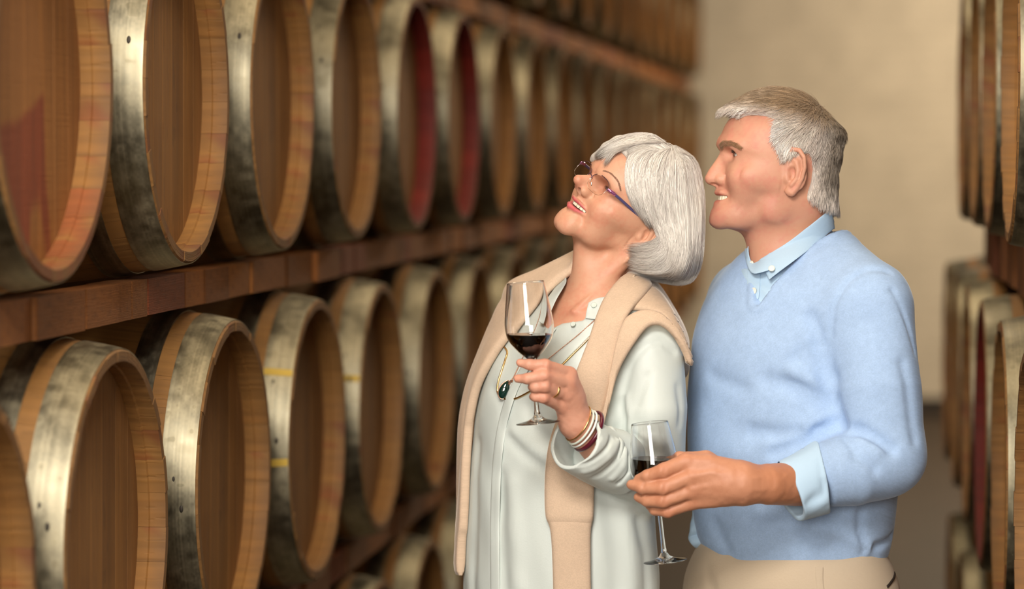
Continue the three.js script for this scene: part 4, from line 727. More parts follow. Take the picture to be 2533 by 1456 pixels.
// rest of the body under the clothes: arms, legs, far hand
const hipY = 0.92;
const mLegs = (sgn, grow) => [[...manTrunk.at(hipY - 0.06, sgn * 0.085, 0), .098 + grow], [...manTrunk.at(0.50, sgn * 0.09, 0.015), .066 + grow], [...manTrunk.at(0.42, sgn * 0.09, 0.01), .060 + grow], [...manTrunk.at(0.095, sgn * 0.095, -0.02), .042 + grow]];
const relaxedHand = (wrist, down, fwd, side, s = 1) => { // hanging hand: five bent fingers below a palm
  const at = (a, b, c, r) => [wrist[0] + down[0] * a * s + fwd[0] * b * s + side[0] * c * s, wrist[1] + down[1] * a * s + fwd[1] * b * s + side[1] * c * s, wrist[2] + down[2] * a * s + fwd[2] * b * s + side[2] * c * s, r * s];
  const fingers = [-0.030, -0.010, 0.010, 0.028].map((f, i) => { const L = [0.92, 1.0, 0.95, 0.76][i]; return [at(0.095, -f, 0, .0100), at(0.095 + 0.042 * L, -f * 1.05, 0.010, .0090), at(0.095 + 0.066 * L, -f * 1.05, 0.024, .0082), at(0.095 + 0.082 * L, -f, 0.036, .0072)]; });
  return { arm: [at(-0.06, 0, 0, .029), at(0.0, 0, 0, .025)], meta: [-0.028, -0.010, 0.010, 0.026].map((f) => [at(0.01, -f * 0.6, 0, .018), at(0.092, -f, 0, .0125)]), fingers, thumb: [at(0.02, 0.022, 0.004, .016), at(0.062, 0.044, 0.016, .0115), at(0.10, 0.050, 0.026, .0088)] };
};
const farHandM = relaxedHand(U(1930, 1350, -.165), [0, -1, 0], [-0.8, 0, 0.6], [0.6, 0, 0.8]);
const farHandMF = handField(farHandM);
const bodyCol = () => manSkin;
const manBodyField = (x, y, z) => {
  let d = manTrunk(x, y, z, -0.024); d = smax(d, y - yOf(640), 0.02);
  d = smin(d, chainD(x, y, z, mTrap.map((q) => [q[0], q[1] - 0.012, q[2], q[3] - 0.020])), 0.04); d = smin(d, chainD(x, y, z, mTrapFar.map((q) => [q[0], q[1] - 0.012, q[2], q[3] - 0.020])), 0.04);
  d = smin(d, capD(x, y, z, U(1978, 560, 0), U(1985, 720, -0.01), 0.052, 0.056), 0.02);
  d = smin(d, chainD(x, y, z, mArm.map((q) => [q[0], q[1], q[2], q[3] - 0.026])), 0.02); d = smin(d, chainD(x, y, z, [[...U(2184, 1125, .170), .042], [...U(2060, 1176, .222), .036]]), 0.02);
  d = smin(d, chainD(x, y, z, mFarArm.map((q) => [q[0], q[1], q[2], q[3] - 0.020])), 0.02);
  d = smin(d, ellD(x, y, z, manTrunk.at(0.90, 0, 0), [0.14, 0.12, 0.13]), 0.04);
  for (const s of [-1, 1]) { const L = mLegs(s, -0.016); d = smin(d, chainD(x, y, z, L), 0.03); const a = L[3], t = manTrunk.at(0.04, s * 0.10, 0.12); d = smin(d, capD(x, y, z, [a[0], 0.055, a[2]], [t[0], 0.045, t[2]], 0.034, 0.026), 0.02); }
  return d;
};
const bodyM = polygonize(manBodyField, [U(1640, 700)[0], 0.0, -0.30], [U(2320, 700)[0], yOf(540), 0.34], 0.012, { colour: bodyCol, uvScale: 0.05 });
const farM = polygonize(farHandMF, [U(1850, 1400)[0], yOf(1640), -0.28], [U(2010, 1400)[0], yOf(1240), -0.06], 0.0035, { colour: () => [0.52, 0.235, 0.135], uvScale: 0.05 });
man.add('body', mergeGeometries([headM, bodyM, handM, farM]), skinMat);
// eyes, brows, teeth
const eyeMat = phy({ vertexColors: true, roughness: 0.12, clearcoat: 1, clearcoatRoughness: 0.02 });
for (const s of [1, -1]) man.add('eye', matrixGeo(eyeGeo([-0.0885, 0.0205, 0.0315 * s], 0.0119, [-0.97, 0.16, 0.02], [0.10, 0.13, 0.14]), MH), eyeMat);
const toothMat = phy({ color: lin(0.78, 0.70, 0.52), roughness: 0.25, clearcoat: 0.6 });
man.add('teeth', matrixGeo(teethGeo([[-0.0840, -0.0530, -0.026], [-0.0985, -0.0553, -0.017], [-0.1052, -0.0560, 0], [-0.0985, -0.0553, 0.017], [-0.0840, -0.0530, 0.026]], 10, 0.008, 0.0098, 0.005), MH), toothMat);
// hair: a thin cap under thousands of short strands, and brows
const mHairPoly = [[1800, 290], [1818, 297], [1838, 288], [1858, 288], [1878, 291], [1897, 297], [1889, 314], [1882, 338], [1887, 357], [1899, 382], [1906, 398], [1918, 403], [1932, 398], [1955, 388], [1966, 382], [1980, 380], [1988, 392], [1990, 420], [1988, 448], [1980, 472], [1978, 490], [1996, 505], [2012, 514], [2036, 521], [2052, 523], [2120, 560], [2150, 150], [1760, 150], [1770, 280]].map(([a, b]) => mc(a, b));
const mCrown = [0.040, 0.125, 0.01];
const hairThick = (x, y, z, e) => { const top = smooth(0.05, 0.12, y), back = smooth(0.0, 0.06, x); return (0.0052 + 0.0085 * top + 0.0035 * back * smooth(-0.02, 0.05, y) + 0.005 * smooth(0.02, -0.04, y) * back) * smooth(-0.002, 0.012, e) + 0.0005; };
const NKA = toMan(U(1962, 500, 0)), NKB = toMan(U(1983, 700, -.01));
const manNeckHair = (x, y, z) => smin(manHead.base(x, y, z), smin(capD(x, y, z, NKA, NKB, 0.055, 0.064), capD(x, y, z, [0.020, 0.035, 0], [0.027, -0.045, 0], 0.046, 0.041), 0.03), 0.035);
const manHairF = (x, y, z) => { const e = -polyD(x, y, mHairPoly); if (e < -0.02) return 0.02; const b = manNeckHair(x, y, z), n = (noise3(x * 130 + y * 60, y * 60, z * 130) - 0.5) * 0.0035; return smax(b - hairThick(x, y, z, e) + n, -e, 0.003); };
function manHairColour(x, y, z) {
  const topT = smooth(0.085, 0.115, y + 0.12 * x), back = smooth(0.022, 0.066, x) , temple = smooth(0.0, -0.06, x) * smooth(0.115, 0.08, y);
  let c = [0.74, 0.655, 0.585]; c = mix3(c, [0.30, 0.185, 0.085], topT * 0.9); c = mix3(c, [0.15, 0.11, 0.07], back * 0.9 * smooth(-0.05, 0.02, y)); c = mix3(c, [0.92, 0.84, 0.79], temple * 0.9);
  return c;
}
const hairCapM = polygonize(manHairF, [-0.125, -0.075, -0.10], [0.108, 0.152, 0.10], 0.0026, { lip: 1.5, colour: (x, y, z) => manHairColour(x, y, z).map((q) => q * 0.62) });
const hairMat = phy({ vertexColors: true, roughness: 0.45, sheen: 0.3, sheenColor: lin(1, 0.95, 0.85) });
{
  const list = [];
  for (const [p, n] of samplePoints(hairCapM, 22000)) {
    const b = manNeckHair(p.x, p.y, p.z); if (b < 0.0005) continue;
    const d = V(p.x - mCrown[0], (p.y - mCrown[1]) * 1.0, p.z - mCrown[2]); d.y -= 0.035 * smooth(0.1, 0.0, p.y); if (p.y > 0.09) d.z -= 0.01; if (p.x < 0 && p.y > 0.06) d.x -= 0.03;
    if (p.x > 0.01 && p.y < 0.03) { d.y -= 0.08; d.x += 0.012; }
    d.x += rr(-0.022, 0.022); d.y += rr(-0.022, 0.022); d.z += rr(-0.022, 0.022);
    const e = -polyD(p.x, p.y, mHairPoly), L = (p.x > 0.035 && p.y > 0.02 ? 0.5 : 1) * lerp(0.010, p.y > 0.085 ? 0.034 : 0.022, smooth(0, 0.02, e)) * rr(0.7, 1.2), pts = [], q = p.clone().addScaledVector(n, p.x > 0.02 ? 0.0005 : -0.0003), nn = n.clone();
    d.addScaledVector(nn, -d.dot(nn)).normalize();
    const clump = noise3(p.x * 70, p.y * 70, p.z * 70) - 0.5, steps = 5; d.addScaledVector(V(-d.y, d.x, 0), clump * 0.9).normalize();
    for (let k = 0; k <= steps; k++) { pts.push(q.toArray()); const e2 = 0.002; nn.set(manNeckHair(q.x + e2, q.y, q.z) - manNeckHair(q.x - e2, q.y, q.z), manNeckHair(q.x, q.y + e2, q.z) - manNeckHair(q.x, q.y - e2, q.z), manNeckHair(q.x, q.y, q.z + e2) - manNeckHair(q.x, q.y, q.z - e2)).normalize(); d.addScaledVector(nn, -d.dot(nn) + (p.x > 0.035 && p.y > 0.02 ? 0.13 : 0.27) - 0.055 * k).normalize(); q.addScaledVector(d, L / steps); }
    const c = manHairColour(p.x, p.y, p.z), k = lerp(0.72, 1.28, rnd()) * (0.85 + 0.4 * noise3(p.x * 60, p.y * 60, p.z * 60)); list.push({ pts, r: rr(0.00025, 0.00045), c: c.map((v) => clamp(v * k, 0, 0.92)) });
  }
  const capC = hairCapM.clone(); capC.deleteAttribute('uv');
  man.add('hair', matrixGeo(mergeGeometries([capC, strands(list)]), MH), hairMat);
  const brow = [];
  for (const s of [1, -1]) for (let i = 0; i < 360; i++) {
    const t = rnd(), a = curveAt([[-0.1215, 0.026, 0.008], [-0.1175, 0.0325, 0.021], [-0.1035, 0.0355, 0.040], [-0.090, 0.0320, 0.052]], t), p = [a[0] + 0.004, a[1] + rr(-0.0055, 0.005) * (1 - 0.4 * t), a[2] * s], dir = [0.45 + 0.3 * t, lerp(0.6, -0.25, t) + rr(-.25, .25), s * 0.7];
    let guard = 0; while (manHead.d(p[0], p[1], p[2]) < 0 && guard++ < 20) { p[0] -= 0.0008; p[2] += 0.0004 * s; }
    const L = rr(0.006, 0.011), pts = [0, 0.4, 0.75, 1].map((k) => [p[0] + dir[0] * L * k - 0.0022 * Math.sin(k * 3), p[1] + dir[1] * L * k, p[2] + dir[2] * L * k + 0.0012 * s * Math.sin(k * 3)]);
    brow.push({ pts, r: 0.00024, c: mix3([0.26, 0.13, 0.055], [0.42, 0.25, 0.12], rnd()) });
  }
  const lash = [];
  for (const s of [1, -1]) for (let i = 0; i < 60; i++) {
    const ph = rr(-0.75, 0.8), q = 1 - (ph / 0.85) ** 2, th = 0.36 * q - 0.10 * (ph + 0.25), az = ph + 0.25, R0 = 0.0136, dir = (t, a) => [-Math.cos(t) * Math.cos(a), Math.sin(t), Math.cos(t) * Math.sin(a) * s];
    const a = dir(th, az), b = dir(th + 0.12, az), e = [-0.0885, 0.0205, 0.0315 * s], L = rr(0.004, 0.007);
    lash.push({ pts: [0, 0.5, 1].map((k) => [0, 1, 2].map((c) => e[c] + a[c] * R0 + (lerp(a[c], b[c], k) * 1.0) * L * k + (c === 1 ? -0.0012 * Math.sin(k * 3) : 0))), r: 0.00028, c: [0.05, 0.03, 0.02] });
  }
  man.add('eyelash', matrixGeo(strands(lash), MH), hairMat);
  man.add('eyebrow', matrixGeo(strands(brow), MH), hairMat);
}
// trousers, belt line, pockets, shoes
const khaki = phy({ color: lin(0.50, 0.40, 0.29), roughness: 0.85, bumpMap: rep(T.weave, 2, 2), bumpScale: 0.0004, sheen: 0.15, sheenColor: lin(1, 0.9, 0.8) });
const tSt = [[0.60, -1, 0, .150, .090], [0.72, 0, 0, .168, .105], [0.80, 0, 0, .178, .128], [0.90, 0, 0, .172, .136], [0.97, 0, 0, .158, .124], [1.0, 0, 0, .155, .12]].map(([y, , z, a, b]) => [y, U(1949, 1420)[0], z, a, b]);
const hips = trunk(tSt, mAlpha, 0.985, 0.70);
const tFolds = creaseSet([seg(.010, .005, [1735, 1400, .04], [1760, 1460, .06]), seg(.010, .005, [1775, 1395, .1], [1800, 1460, .12]), seg(.012, -.004, [1860, 1445, .15], [1950, 1420, .17]), seg(.004, .004, [2012, 1398, .17], [2014, 1430, .18], [2024, 1475, .18])]);
const trouserF = (x, y, z) => { let d = hips(x, y, z); for (const s of [-1, 1]) d = smin(d, chainD(x, y, z, mLegs(s, 0.014)), 0.07); d = smax(d, 0.035 - y, 0.004); return d + tFolds(x, y, z) + (noise3(x * 12, y * 9, z * 12) - 0.5) * 0.008; };
const trousers = man.add('trousers', polygonize(trouserF, [U(1640, 1400)[0], 0.0, -0.30], [U(2260, 1400)[0], 1.02, 0.30], 0.0075, { uvScale: 0.2 }), khaki);
man.add('pocket_flap', sheet([u3([[2014, 1400, .15], [2016, 1430, .16], [2024, 1480, .17]]), u3([[2034, 1398, .15], [2034, 1430, .16], [2040, 1480, .17]])], 0.002, 14, 4, { field: trouserF, gap: 0.002 }), khaki, trousers);
const dark = std({ color: lin(0.03, 0.02, 0.015), roughness: 0.6 });
man.add('back_pocket', sheet([u3([[2150, 1440, .1], [2185, 1408, .06]]), u3([[2152, 1446, .1], [2187, 1414, .06]])], 0.003, 12, 3, { field: trouserF, gap: 0.001, push: [0.6, 0, 0.8] }), dark, trousers);
function shoeGeo(a, t, w) { return polygonize((x, y, z) => { let d = smin(capD(x, y, z, [a[0], 0.058, a[2]], [t[0], 0.042, t[2]], 0.046 * w, 0.040 * w), capD(x, y, z, [a[0], 0.12, a[2]], [a[0], 0.05, a[2]], 0.046 * w, 0.046 * w), 0.03); return smax(d, 0.002 - y, 0.003); }, [Math.min(a[0], t[0]) - 0.08, 0, Math.min(a[2], t[2]) - 0.08], [Math.max(a[0], t[0]) + 0.08, 0.2, Math.max(a[2], t[2]) + 0.08], 0.006, {}); }
for (const s of [-1, 1]) { const a = mLegs(s, 0)[3], t = manTrunk.at(0.04, s * 0.10, 0.13); man.add('shoe', shoeGeo(a, t, 1), std({ color: lin(0.06, 0.03, 0.015), roughness: 0.4 })); }
// ---------------------------------------------------------------- the woman
const woman = personGroup('person', 'white-haired woman in pale green blouse with beige sweater over her shoulders, head tilted back', U(1388, 1400, 0)[0], 0);
const WF = V(-0.670, 0.503, 0.545).normalize(), WL = V(0.385, -0.40, 0.832); WL.addScaledVector(WF, -WL.dot(WF)).normalize(); const WU = WF.clone().cross(WL).normalize();
const WH = new THREE.Matrix4().makeBasis(WF.clone().negate(), WU, WL).setPosition(...U(1545, 536, 0.04)), WHI = WH.clone().invert(), we = WHI.elements;
const toWoman = (x, y, z) => [we[0] * x + we[4] * y + we[8] * z + we[12], we[1] * x + we[5] * y + we[9] * z + we[13], we[2] * x + we[6] * y + we[10] * z + we[14]];
const womanHead = makeHead({
  front: [[-0.106, -0.066], [-0.0865, -0.083], [-0.080, -0.0915], [-0.072, -0.0950], [-0.062, -0.0960], [-0.053, -0.0965], [-0.044, -0.097], [-0.034, -0.0965], [-0.026, -0.0995], [-0.012, -0.1005], [0.000, -0.0945], [0.012, -0.0915], [0.021, -0.0935], [0.032, -0.0995], [0.042, -0.1015], [0.058, -0.0985], [0.085, -0.087]],
  width: [[-0.106, 0.024], [-0.088, 0.031], [-0.074, 0.040], [-0.056, 0.050], [-0.036, 0.056], [-0.012, 0.0600], [0.01, 0.0645], [0.04, 0.063], [0.085, 0.057]],
  expo: [[-0.11, 1.8], [-0.08, 1.72], [-0.055, 1.45], [-0.035, 1.35], [-0.015, 1.42], [0.005, 1.6], [0.03, 2.1], [0.08, 2.2]], xc: -0.016,
  skull: { c: [-0.012, 0.048, 0], r: [0.0865, 0.078, 0.070] }, loftTop: 0.075, chinLow: [-0.085, -0.0860], gonion: [0.0, -0.050],
  eye: { c: [-0.0745, 0.0215, 0.0300], R: 0.0116, up: 0.24, low: -0.08, half: 0.88, az: 0.22, tilt: -0.10 },
  blobs: [{ c: [-0.0860, -0.0705, 0.006], r: [0.0110, 0.0120, 0.016], k: 0.018 }, { c: [-0.0830, -0.0560, 0.010], r: [0.0110, 0.012, 0.014], k: 0.016 }, { c: [-0.062, -0.010, 0.038], r: [0.022, 0.016, 0.013], k: 0.026 }, { c: [-0.058, -0.024, 0.038], r: [0.018, 0.018, 0.011], k: 0.024 }, { c: [-0.040, -0.003, 0.056], r: [0.026, 0.009, 0.008], k: 0.016 }, { c: [-0.050, -0.052, 0.036], r: [0.018, 0.016, 0.012], k: 0.022 }],
  bars: [{ p: [[-0.0965, 0.036, 0.010, 0.0070], [-0.0910, 0.0395, 0.027, 0.0068], [-0.0795, 0.034, 0.043, 0.0060]], k: 0.012 }],
  dents: [{ c: [-0.0965, 0.0185, 0.0285], r: [0.0125, 0.0090, 0.0140], k: 0.010 }],
  nose: [[-0.0960, 0.0215, 0, 0.0060], [-0.1085, 0.0130, 0, 0.0064], [-0.1165, 0.0065, 0, 0.0074], [-0.1210, 0.0025, 0, 0.0086]],
  noseBody: [[-0.0890, 0.012, 0, 0.0088], [-0.0965, 0.005, 0, 0.0125], [-0.1045, -0.0025, 0, 0.0122]],
  ala: { c: [-0.1010, -0.0058, 0.0118], r: [0.0115, 0.0082, 0.0064] }, nostril: { c: [-0.1110, -0.0115, 0.0068], r: [0.0075, 0.0055, 0.0040] },
  upperLip: [[-0.1025, -0.0262, 0, 0.0032], [-0.0975, -0.0262, 0.0130, 0.0030], [-0.0740, -0.0290, 0.0290, 0.0020]],
  lowerLip: [[-0.1015, -0.0412, 0, 0.0042], [-0.0950, -0.0397, 0.014, 0.0037], [-0.0735, -0.0316, 0.0292, 0.0020]],
  mouth: [0, 0.007, 0.013].map((s) => [[-0.1055 + s, -0.0336, 0, 0.0031], [-0.0975 + s, -0.0330, 0.014, 0.0030], [-0.0740 + s, -0.0304, 0.0288, 0.0009]]),
  ear: { at: [-0.002, -0.004, 0.0630], flare: 0.40, lean: 0.42, size: 0.94 },
  neck: [[toWoman(...U(1520, 590, 0.015)), toWoman(...U(1484, 760, -0.005)), 0.049, 0.053, 0.020], [toWoman(...U(1460, 590, 0.045)), toWoman(...U(1456, 745, 0.055)), 0.027, 0.032, 0.026], [toWoman(...U(1575, 610, 0.075)), toWoman(...U(1420, 765, 0.070)), 0.012, 0.012, 0.03]],
  creases: [
    { p: [[-0.0925, 0.002, 0.018], [-0.0865, -0.010, 0.0245], [-0.0770, -0.022, 0.0345], [-0.0720, -0.034, 0.0360]], w: 0.0026, h: 0.0019 },
    { p: [[-0.096, -0.054, 0], [-0.088, -0.051, 0.018], [-0.078, -0.046, 0.028]], w: 0.005, h: 0.0006 },
    { p: [[-0.0865, 0.008, 0.020], [-0.083, 0.005, 0.032], [-0.074, 0.010, 0.043]], w: 0.0028, h: 0.0010 },
    { p: [[-0.066, 0.020, 0.0475], [-0.052, 0.023, 0.0545]], w: 0.0015, h: 0.0008 }, { p: [[-0.066, 0.015, 0.048], [-0.053, 0.012, 0.0550]], w: 0.0015, h: 0.0008 }, { p: [[-0.066, 0.010, 0.047], [-0.056, 0.002, 0.0545]], w: 0.0015, h: 0.0006 }, { p: [[-0.0715, -0.030, 0.0395], [-0.066, -0.042, 0.041], [-0.066, -0.054, 0.039]], w: 0.003, h: 0.0009 }, { p: [[-0.008, -0.010, 0.062], [-0.004, -0.028, 0.060], [0.0, -0.042, 0.057]], w: 0.0030, h: 0.0014 },
    { p: [[-0.0915, 0.0300, 0.016], [-0.086, 0.0315, 0.030], [-0.0725, 0.0265, 0.043]], w: 0.0022, h: 0.0009 },
  ],
});
const wSt = [[1520, 1386, .186, .150], [1456, 1386, .185, .150], [1350, 1386, .182, .148], [1200, 1389, .175, .145], [1050, 1399, .172, .145], [950, 1411, .172, .140], [860, 1430, .168, .125], [780, 1450, .150, .100], [720, 1466, .112, .074], [680, 1476, .076, .058]].map(([py, px, a, b]) => { const q = U(px, py, 0); return [q[1], q[0], 0, a, b]; });
const wAlpha = 42 * Math.PI / 180, womanTrunk = trunk(wSt, wAlpha, yOf(700), 0.70);
const wTrap = [[...U(1500, 742, 0), .042], [...U(1598, 842, .10), .053]], wTrapFar = [[...U(1445, 728, -.01), .040], [...U(1308, 790, -.098), .046]];
const wArm = [[...U(1608, 872, .115), .055], [...U(1616, 1010, .125), .0585], [...U(1614, 1188, .100), .054]];
const wFore = [[...U(1614, 1188, .100), .053], [...U(1520, 1145, .175), .051], [...U(1452, 1108, .232), .0455], [...U(1420, 1084, .258), .043]];
const wFarArm = [[...U(1308, 795, -.105), .046], [...U(1330, 960, -.155), .050], [...U(1345, 1130, -.150), .046], [...U(1325, 1290, -.120), .040]];
// depth of a field's front along the line of sight through a photo pixel
function hit(f, px, py, z0 = 0.42, z1 = -0.2) { let best = 1e9, bz = 0, prev = z0; for (let z = z0; z > z1; z -= 0.003) { const d = f(...U(px, py, z)); if (d < best) { best = d; bz = z; } if (d < 0) { let a = prev, b = z; for (let k = 0; k < 8; k++) { const m = (a + b) / 2; f(...U(px, py, m)) < 0 ? (b = m) : (a = m); } return (a + b) / 2; } prev = z; } return bz; }
const bareBlouse = (x, y, z) => { let d = womanTrunk(x, y, z); d = smin(d, chainD(x, y, z, wTrap), 0.045); d = smin(d, chainD(x, y, z, wTrapFar), 0.045); return d; };
const wh = (px, py, dz = 0) => { const z = hit(bareBlouse, px, py); return U(px, py, z + dz); };
const cr2 = (w, h, ...pts) => ({ p: pts.map(([a, b]) => wh(a, b)), w, h });
const sleeveF = (x, y, z) => smin(bareBlouse(x, y, z), smin(chainD(x, y, z, wArm), chainD(x, y, z, wFore), 0.015), 0.016);
const cr3 = (w, h, ...pts) => ({ p: pts.map(([a, b]) => U(a, b, hit(sleeveF, a, b))), w, h });
const wFolds = creaseSet([
  cr2(.010, .004, [1262, 1085], [1300, 1125], [1350, 1160]), cr2(.012, -.003, [1275, 1070], [1320, 1110], [1365, 1140]), cr2(.014, .005, [1240, 1180], [1238, 1300], [1246, 1450]), cr2(.016, -.004, [1270, 1200], [1275, 1320], [1282, 1450]),
  cr2(.014, .005, [1180, 1100], [1176, 1260], [1170, 1450]), cr2(.016, .005, [1500, 1230], [1520, 1320], [1528, 1450]), cr2(.014, -.004, [1545, 1260], [1562, 1350], [1568, 1450]), cr2(.012, .004, [1580, 1290], [1596, 1370], [1600, 1450]),
  cr2(.012, .004, [1310, 1010], [1330, 1060], [1360, 1090]), cr2(.010, .003, [1220, 960], [1245, 1000], [1250, 1050]), cr2(.012, .003, [1330, 870], [1380, 850], [1420, 815]),
  cr3(.007, .0065, [1530, 1062, .19], [1518, 1108, .225], [1480, 1140, .26], [1446, 1160, .27]), cr3(.008, -.0055, [1512, 1060, .20], [1494, 1105, .245], [1456, 1135, .27]), cr3(.007, .006, [1545, 1072, .17], [1545, 1125, .21], [1514, 1190, .22]), cr3(.008, -.005, [1535, 1095, .21], [1528, 1140, .225], [1500, 1180, .235]),
  cr3(.006, .005, [1478, 1120, .27], [1455, 1150, .275]), cr3(.008, .005, [1520, 1178, .21], [1550, 1202, .19], [1590, 1230, .16]), cr3(.008, .006, [1530, 1000, .17], [1540, 1040, .17], [1534, 1066, .18]), cr3(.007, -.004, [1548, 980, .175], [1556, 1030, .175], [1552, 1066, .175]),
  cr3(.007, .006, [1560, 1078, .165], [1590, 1100, .165], [1622, 1122, .155]), cr3(.008, -.004, [1568, 1062, .18], [1600, 1082, .185], [1640, 1100, .16]), cr3(.006, .0035, [1560, 900, .16], [1545, 960, .165], [1530, 1010, .17]), cr3(.007, .003, [1600, 930, .18], [1575, 1000, .18]),
  cr3(.0065, .0050, [1552, 912, .16], [1575, 875, .17], [1605, 848, .172], [1640, 846, .155], [1668, 868, .13]), cr3(.008, .004, [1680, 960, .14], [1684, 1050, .14]),
]);
const skinPoly = [[1425, 620], [1412, 668], [1394, 702], [1372, 742], [1349, 801], [1364, 811], [1392, 797], [1440, 789], [1457, 773], [1455, 747], [1500, 732], [1570, 690], [1620, 640], [1560, 560]].map(([a, b]) => { const q = U(a, b, 0.07); return [q[0], q[1]]; });
const wWrist = U(1436, 1072, .250), wForeDir = V(...U(1420, 1084, .258)).sub(V(...U(1520, 1145, .175))).normalize(), wCuff = V(...U(1424, 1092, .256));
function blouseField(x, y, z) {
  let d = bareBlouse(x, y, z);
  d = smin(d, chainD(x, y, z, wFarArm), 0.025);
  const s = (x - wCuff.x) * wForeDir.x + (y - wCuff.y) * wForeDir.y + (z - wCuff.z) * wForeDir.z, w = (noise3(x * 45, y * 45, z * 45) - 0.5) * 0.007;
  let fore = chainD(x, y, z, wFore); fore = smax(fore, s + 0.055, 0.01);
  d = smin(d, smin(chainD(x, y, z, wArm), fore, 0.015), 0.016);
  d += wFolds(x, y, z) + (noise3(x * 13, y * 10, z * 13) - 0.5) * 0.007 + (noise3(x * 34 + y * 14, y * 11 - x * 9, z * 30) - 0.5) * 0.0045;
  if (z > -0.03 && y > yOf(830)) d = smax(d, -Math.max(polyD(x, y, skinPoly), -0.03 - z), 0.0025);
  return d;
}
const blouseMat = phy({ color: lin(0.57, 0.62, 0.59), roughness: 0.5, bumpMap: rep(T.weave, 2.5, 2.5), bumpScale: 0.00015, sheen: 0.5, sheenRoughness: 0.35, sheenColor: lin(0.9, 1, 0.97) });
const blouse = woman.add('blouse', polygonize(blouseField, [U(1080, 900)[0], 0.69, -0.27], [U(1740, 900)[0], yOf(640), 0.34], 0.0046, { uvScale: 0.2 }), blouseMat);
// loose turned-back cuff, open towards the wrist
const wCuffChain = [[...U(1560, 1160, .150), .050], [...U(1505, 1138, .190), .0535], [...U(1452, 1108, .234), .0500], [...U(1420, 1086, .262), .0470]];
const cuffFolds = creaseSet([[.0050, .0055, [1512, 1085], [1490, 1120], [1452, 1146], [1432, 1150]], [.0055, -.0050, [1530, 1090], [1508, 1128], [1470, 1158], [1446, 1164]], [.0050, .0055, [1540, 1100], [1524, 1140], [1490, 1172], [1470, 1180]], [.0055, -.0045, [1550, 1110], [1542, 1150], [1515, 1182]], [.0045, .0045, [1484, 1080], [1462, 1110], [1430, 1128]], [.0050, -.0040, [1470, 1060], [1452, 1092], [1420, 1112]], [.0045, .004, [1556, 1130], [1552, 1165], [1530, 1192]]].map(([w, h, ...pts]) => ({ p: pts.map(([a, b]) => U(a, b, hit((x, y, z) => chainD(x, y, z, wCuffChain), a, b))), w, h })));
woman.add('cuff', polygonize((x, y, z) => {
  const s = (x - wCuff.x) * wForeDir.x + (y - wCuff.y) * wForeDir.y + (z - wCuff.z) * wForeDir.z, w = (noise3(x * 26, y * 26, z * 26) - 0.5) * 0.010, c = chainD(x, y, z, wCuffChain) + w + cuffFolds(x, y, z);
  let d = smax(c, -(c + 0.0065), 0.001); d = smax(d, s - 0.002 + w * 1.2, 0.002); return smax(d, -s - 0.125, 0.004);
}, [U(1340, 1100, .25)[0], yOf(1270), 0.06], [U(1620, 1100, .15)[0], yOf(1010), 0.36], 0.0019, { uvScale: 0.2 }), blouseMat, blouse);
// placket, collar, buttons
const plk = [[1352, 812], [1318, 860], [1280, 920], [1252, 975], [1232, 1040], [1219, 1120], [1213, 1220], [1211, 1340], [1212, 1470]];
woman.add('placket', sheet([plk.map(([a, b]) => wh(a + 2, b, -0.001)), plk.map(([a, b]) => wh(a + 14, b, .002)), plk.map(([a, b]) => wh(a + 24, b, .0015))], 0.0035, 60, 6, { field: (x, y, z) => bareBlouse(x, y, z) + wFolds(x, y, z), gap: 0.0025, ripple: (u, v) => 0.0022 * Math.sin(u * 34 + 1.5 * Math.sin(u * 9)) * v }), blouseMat, blouse);
const womanSkinF = (x, y, z) => { const q = toWoman(x, y, z); let d = womanHead.d(q[0], q[1], q[2]); if (y < yOf(640)) { let c = womanTrunk(x, y, z, -0.007); c = smin(c, chainD(x, y, z, wTrap.map((t) => [t[0], t[1], t[2], t[3] - 0.010])), 0.045); c = smin(c, chainD(x, y, z, wTrapFar.map((t) => [t[0], t[1], t[2], t[3] - 0.010])), 0.045); d = smin(d, c, 0.035); } return d + wNeckLines(x, y, z); };
const wNeckLines = creaseSet([seg(.006, -.0035, [1555, 640, .09], [1490, 700, .105], [1420, 768, .10]), seg(.006, .003, [1418, 690, .10], [1405, 730, .10], [1398, 765, .10]), seg(.007, -.003, [1400, 772, .10], [1440, 770, .11], [1490, 755, .11]), seg(.003, .0010, [1415, 655, .09], [1470, 690, .1], [1530, 690, .1])]);
woman.add('collar', sheet([u3([[1418, 664, -.03], [1408, 684, .03], [1394, 710, .07], [1374, 745, .09], [1350, 800, .10]]), u3([[1408, 662, -.04], [1393, 690, .02], [1378, 718, .06], [1360, 752, .085], [1342, 798, .098]]), u3([[1398, 668, -.05], [1378, 696, .01], [1362, 726, .05], [1346, 758, .08], [1333, 793, .095]])], 0.0025, 36, 10, { push: [-0.6, 0, 0.8], field: (x, y, z) => Math.min(womanSkinF(x, y, z), bareBlouse(x, y, z)), gap: 0.004, ripple: (u, v) => 0.003 * Math.sin(u * 12) * v }), blouseMat, blouse);
woman.add('collar', sheet([u3([[1540, 715, .09], [1505, 731, .10], [1475, 738, .105], [1456, 748, .105]]), u3([[1540, 740, .1], [1505, 752, .11], [1478, 760, .115], [1452, 764, .115]]), u3([[1535, 775, .11], [1505, 782, .12], [1475, 788, .12], [1448, 786, .118]])], 0.0025, 20, 12, { field: (x, y, z) => Math.min(womanSkinF(x, y, z), bareBlouse(x, y, z)), gap: 0.005 }), blouseMat, blouse);
const paleButton = std({ color: lin(0.6, 0.66, 0.6), roughness: 0.35 });
button(1469, 754, .11, .0052, (x, y, z) => Math.min(womanSkinF(x, y, z), bareBlouse(x, y, z)), 0.0085, woman, blouse, paleButton);
button(1417, 800, .10, .0046, bareBlouse, 0.003, woman, blouse, paleButton);

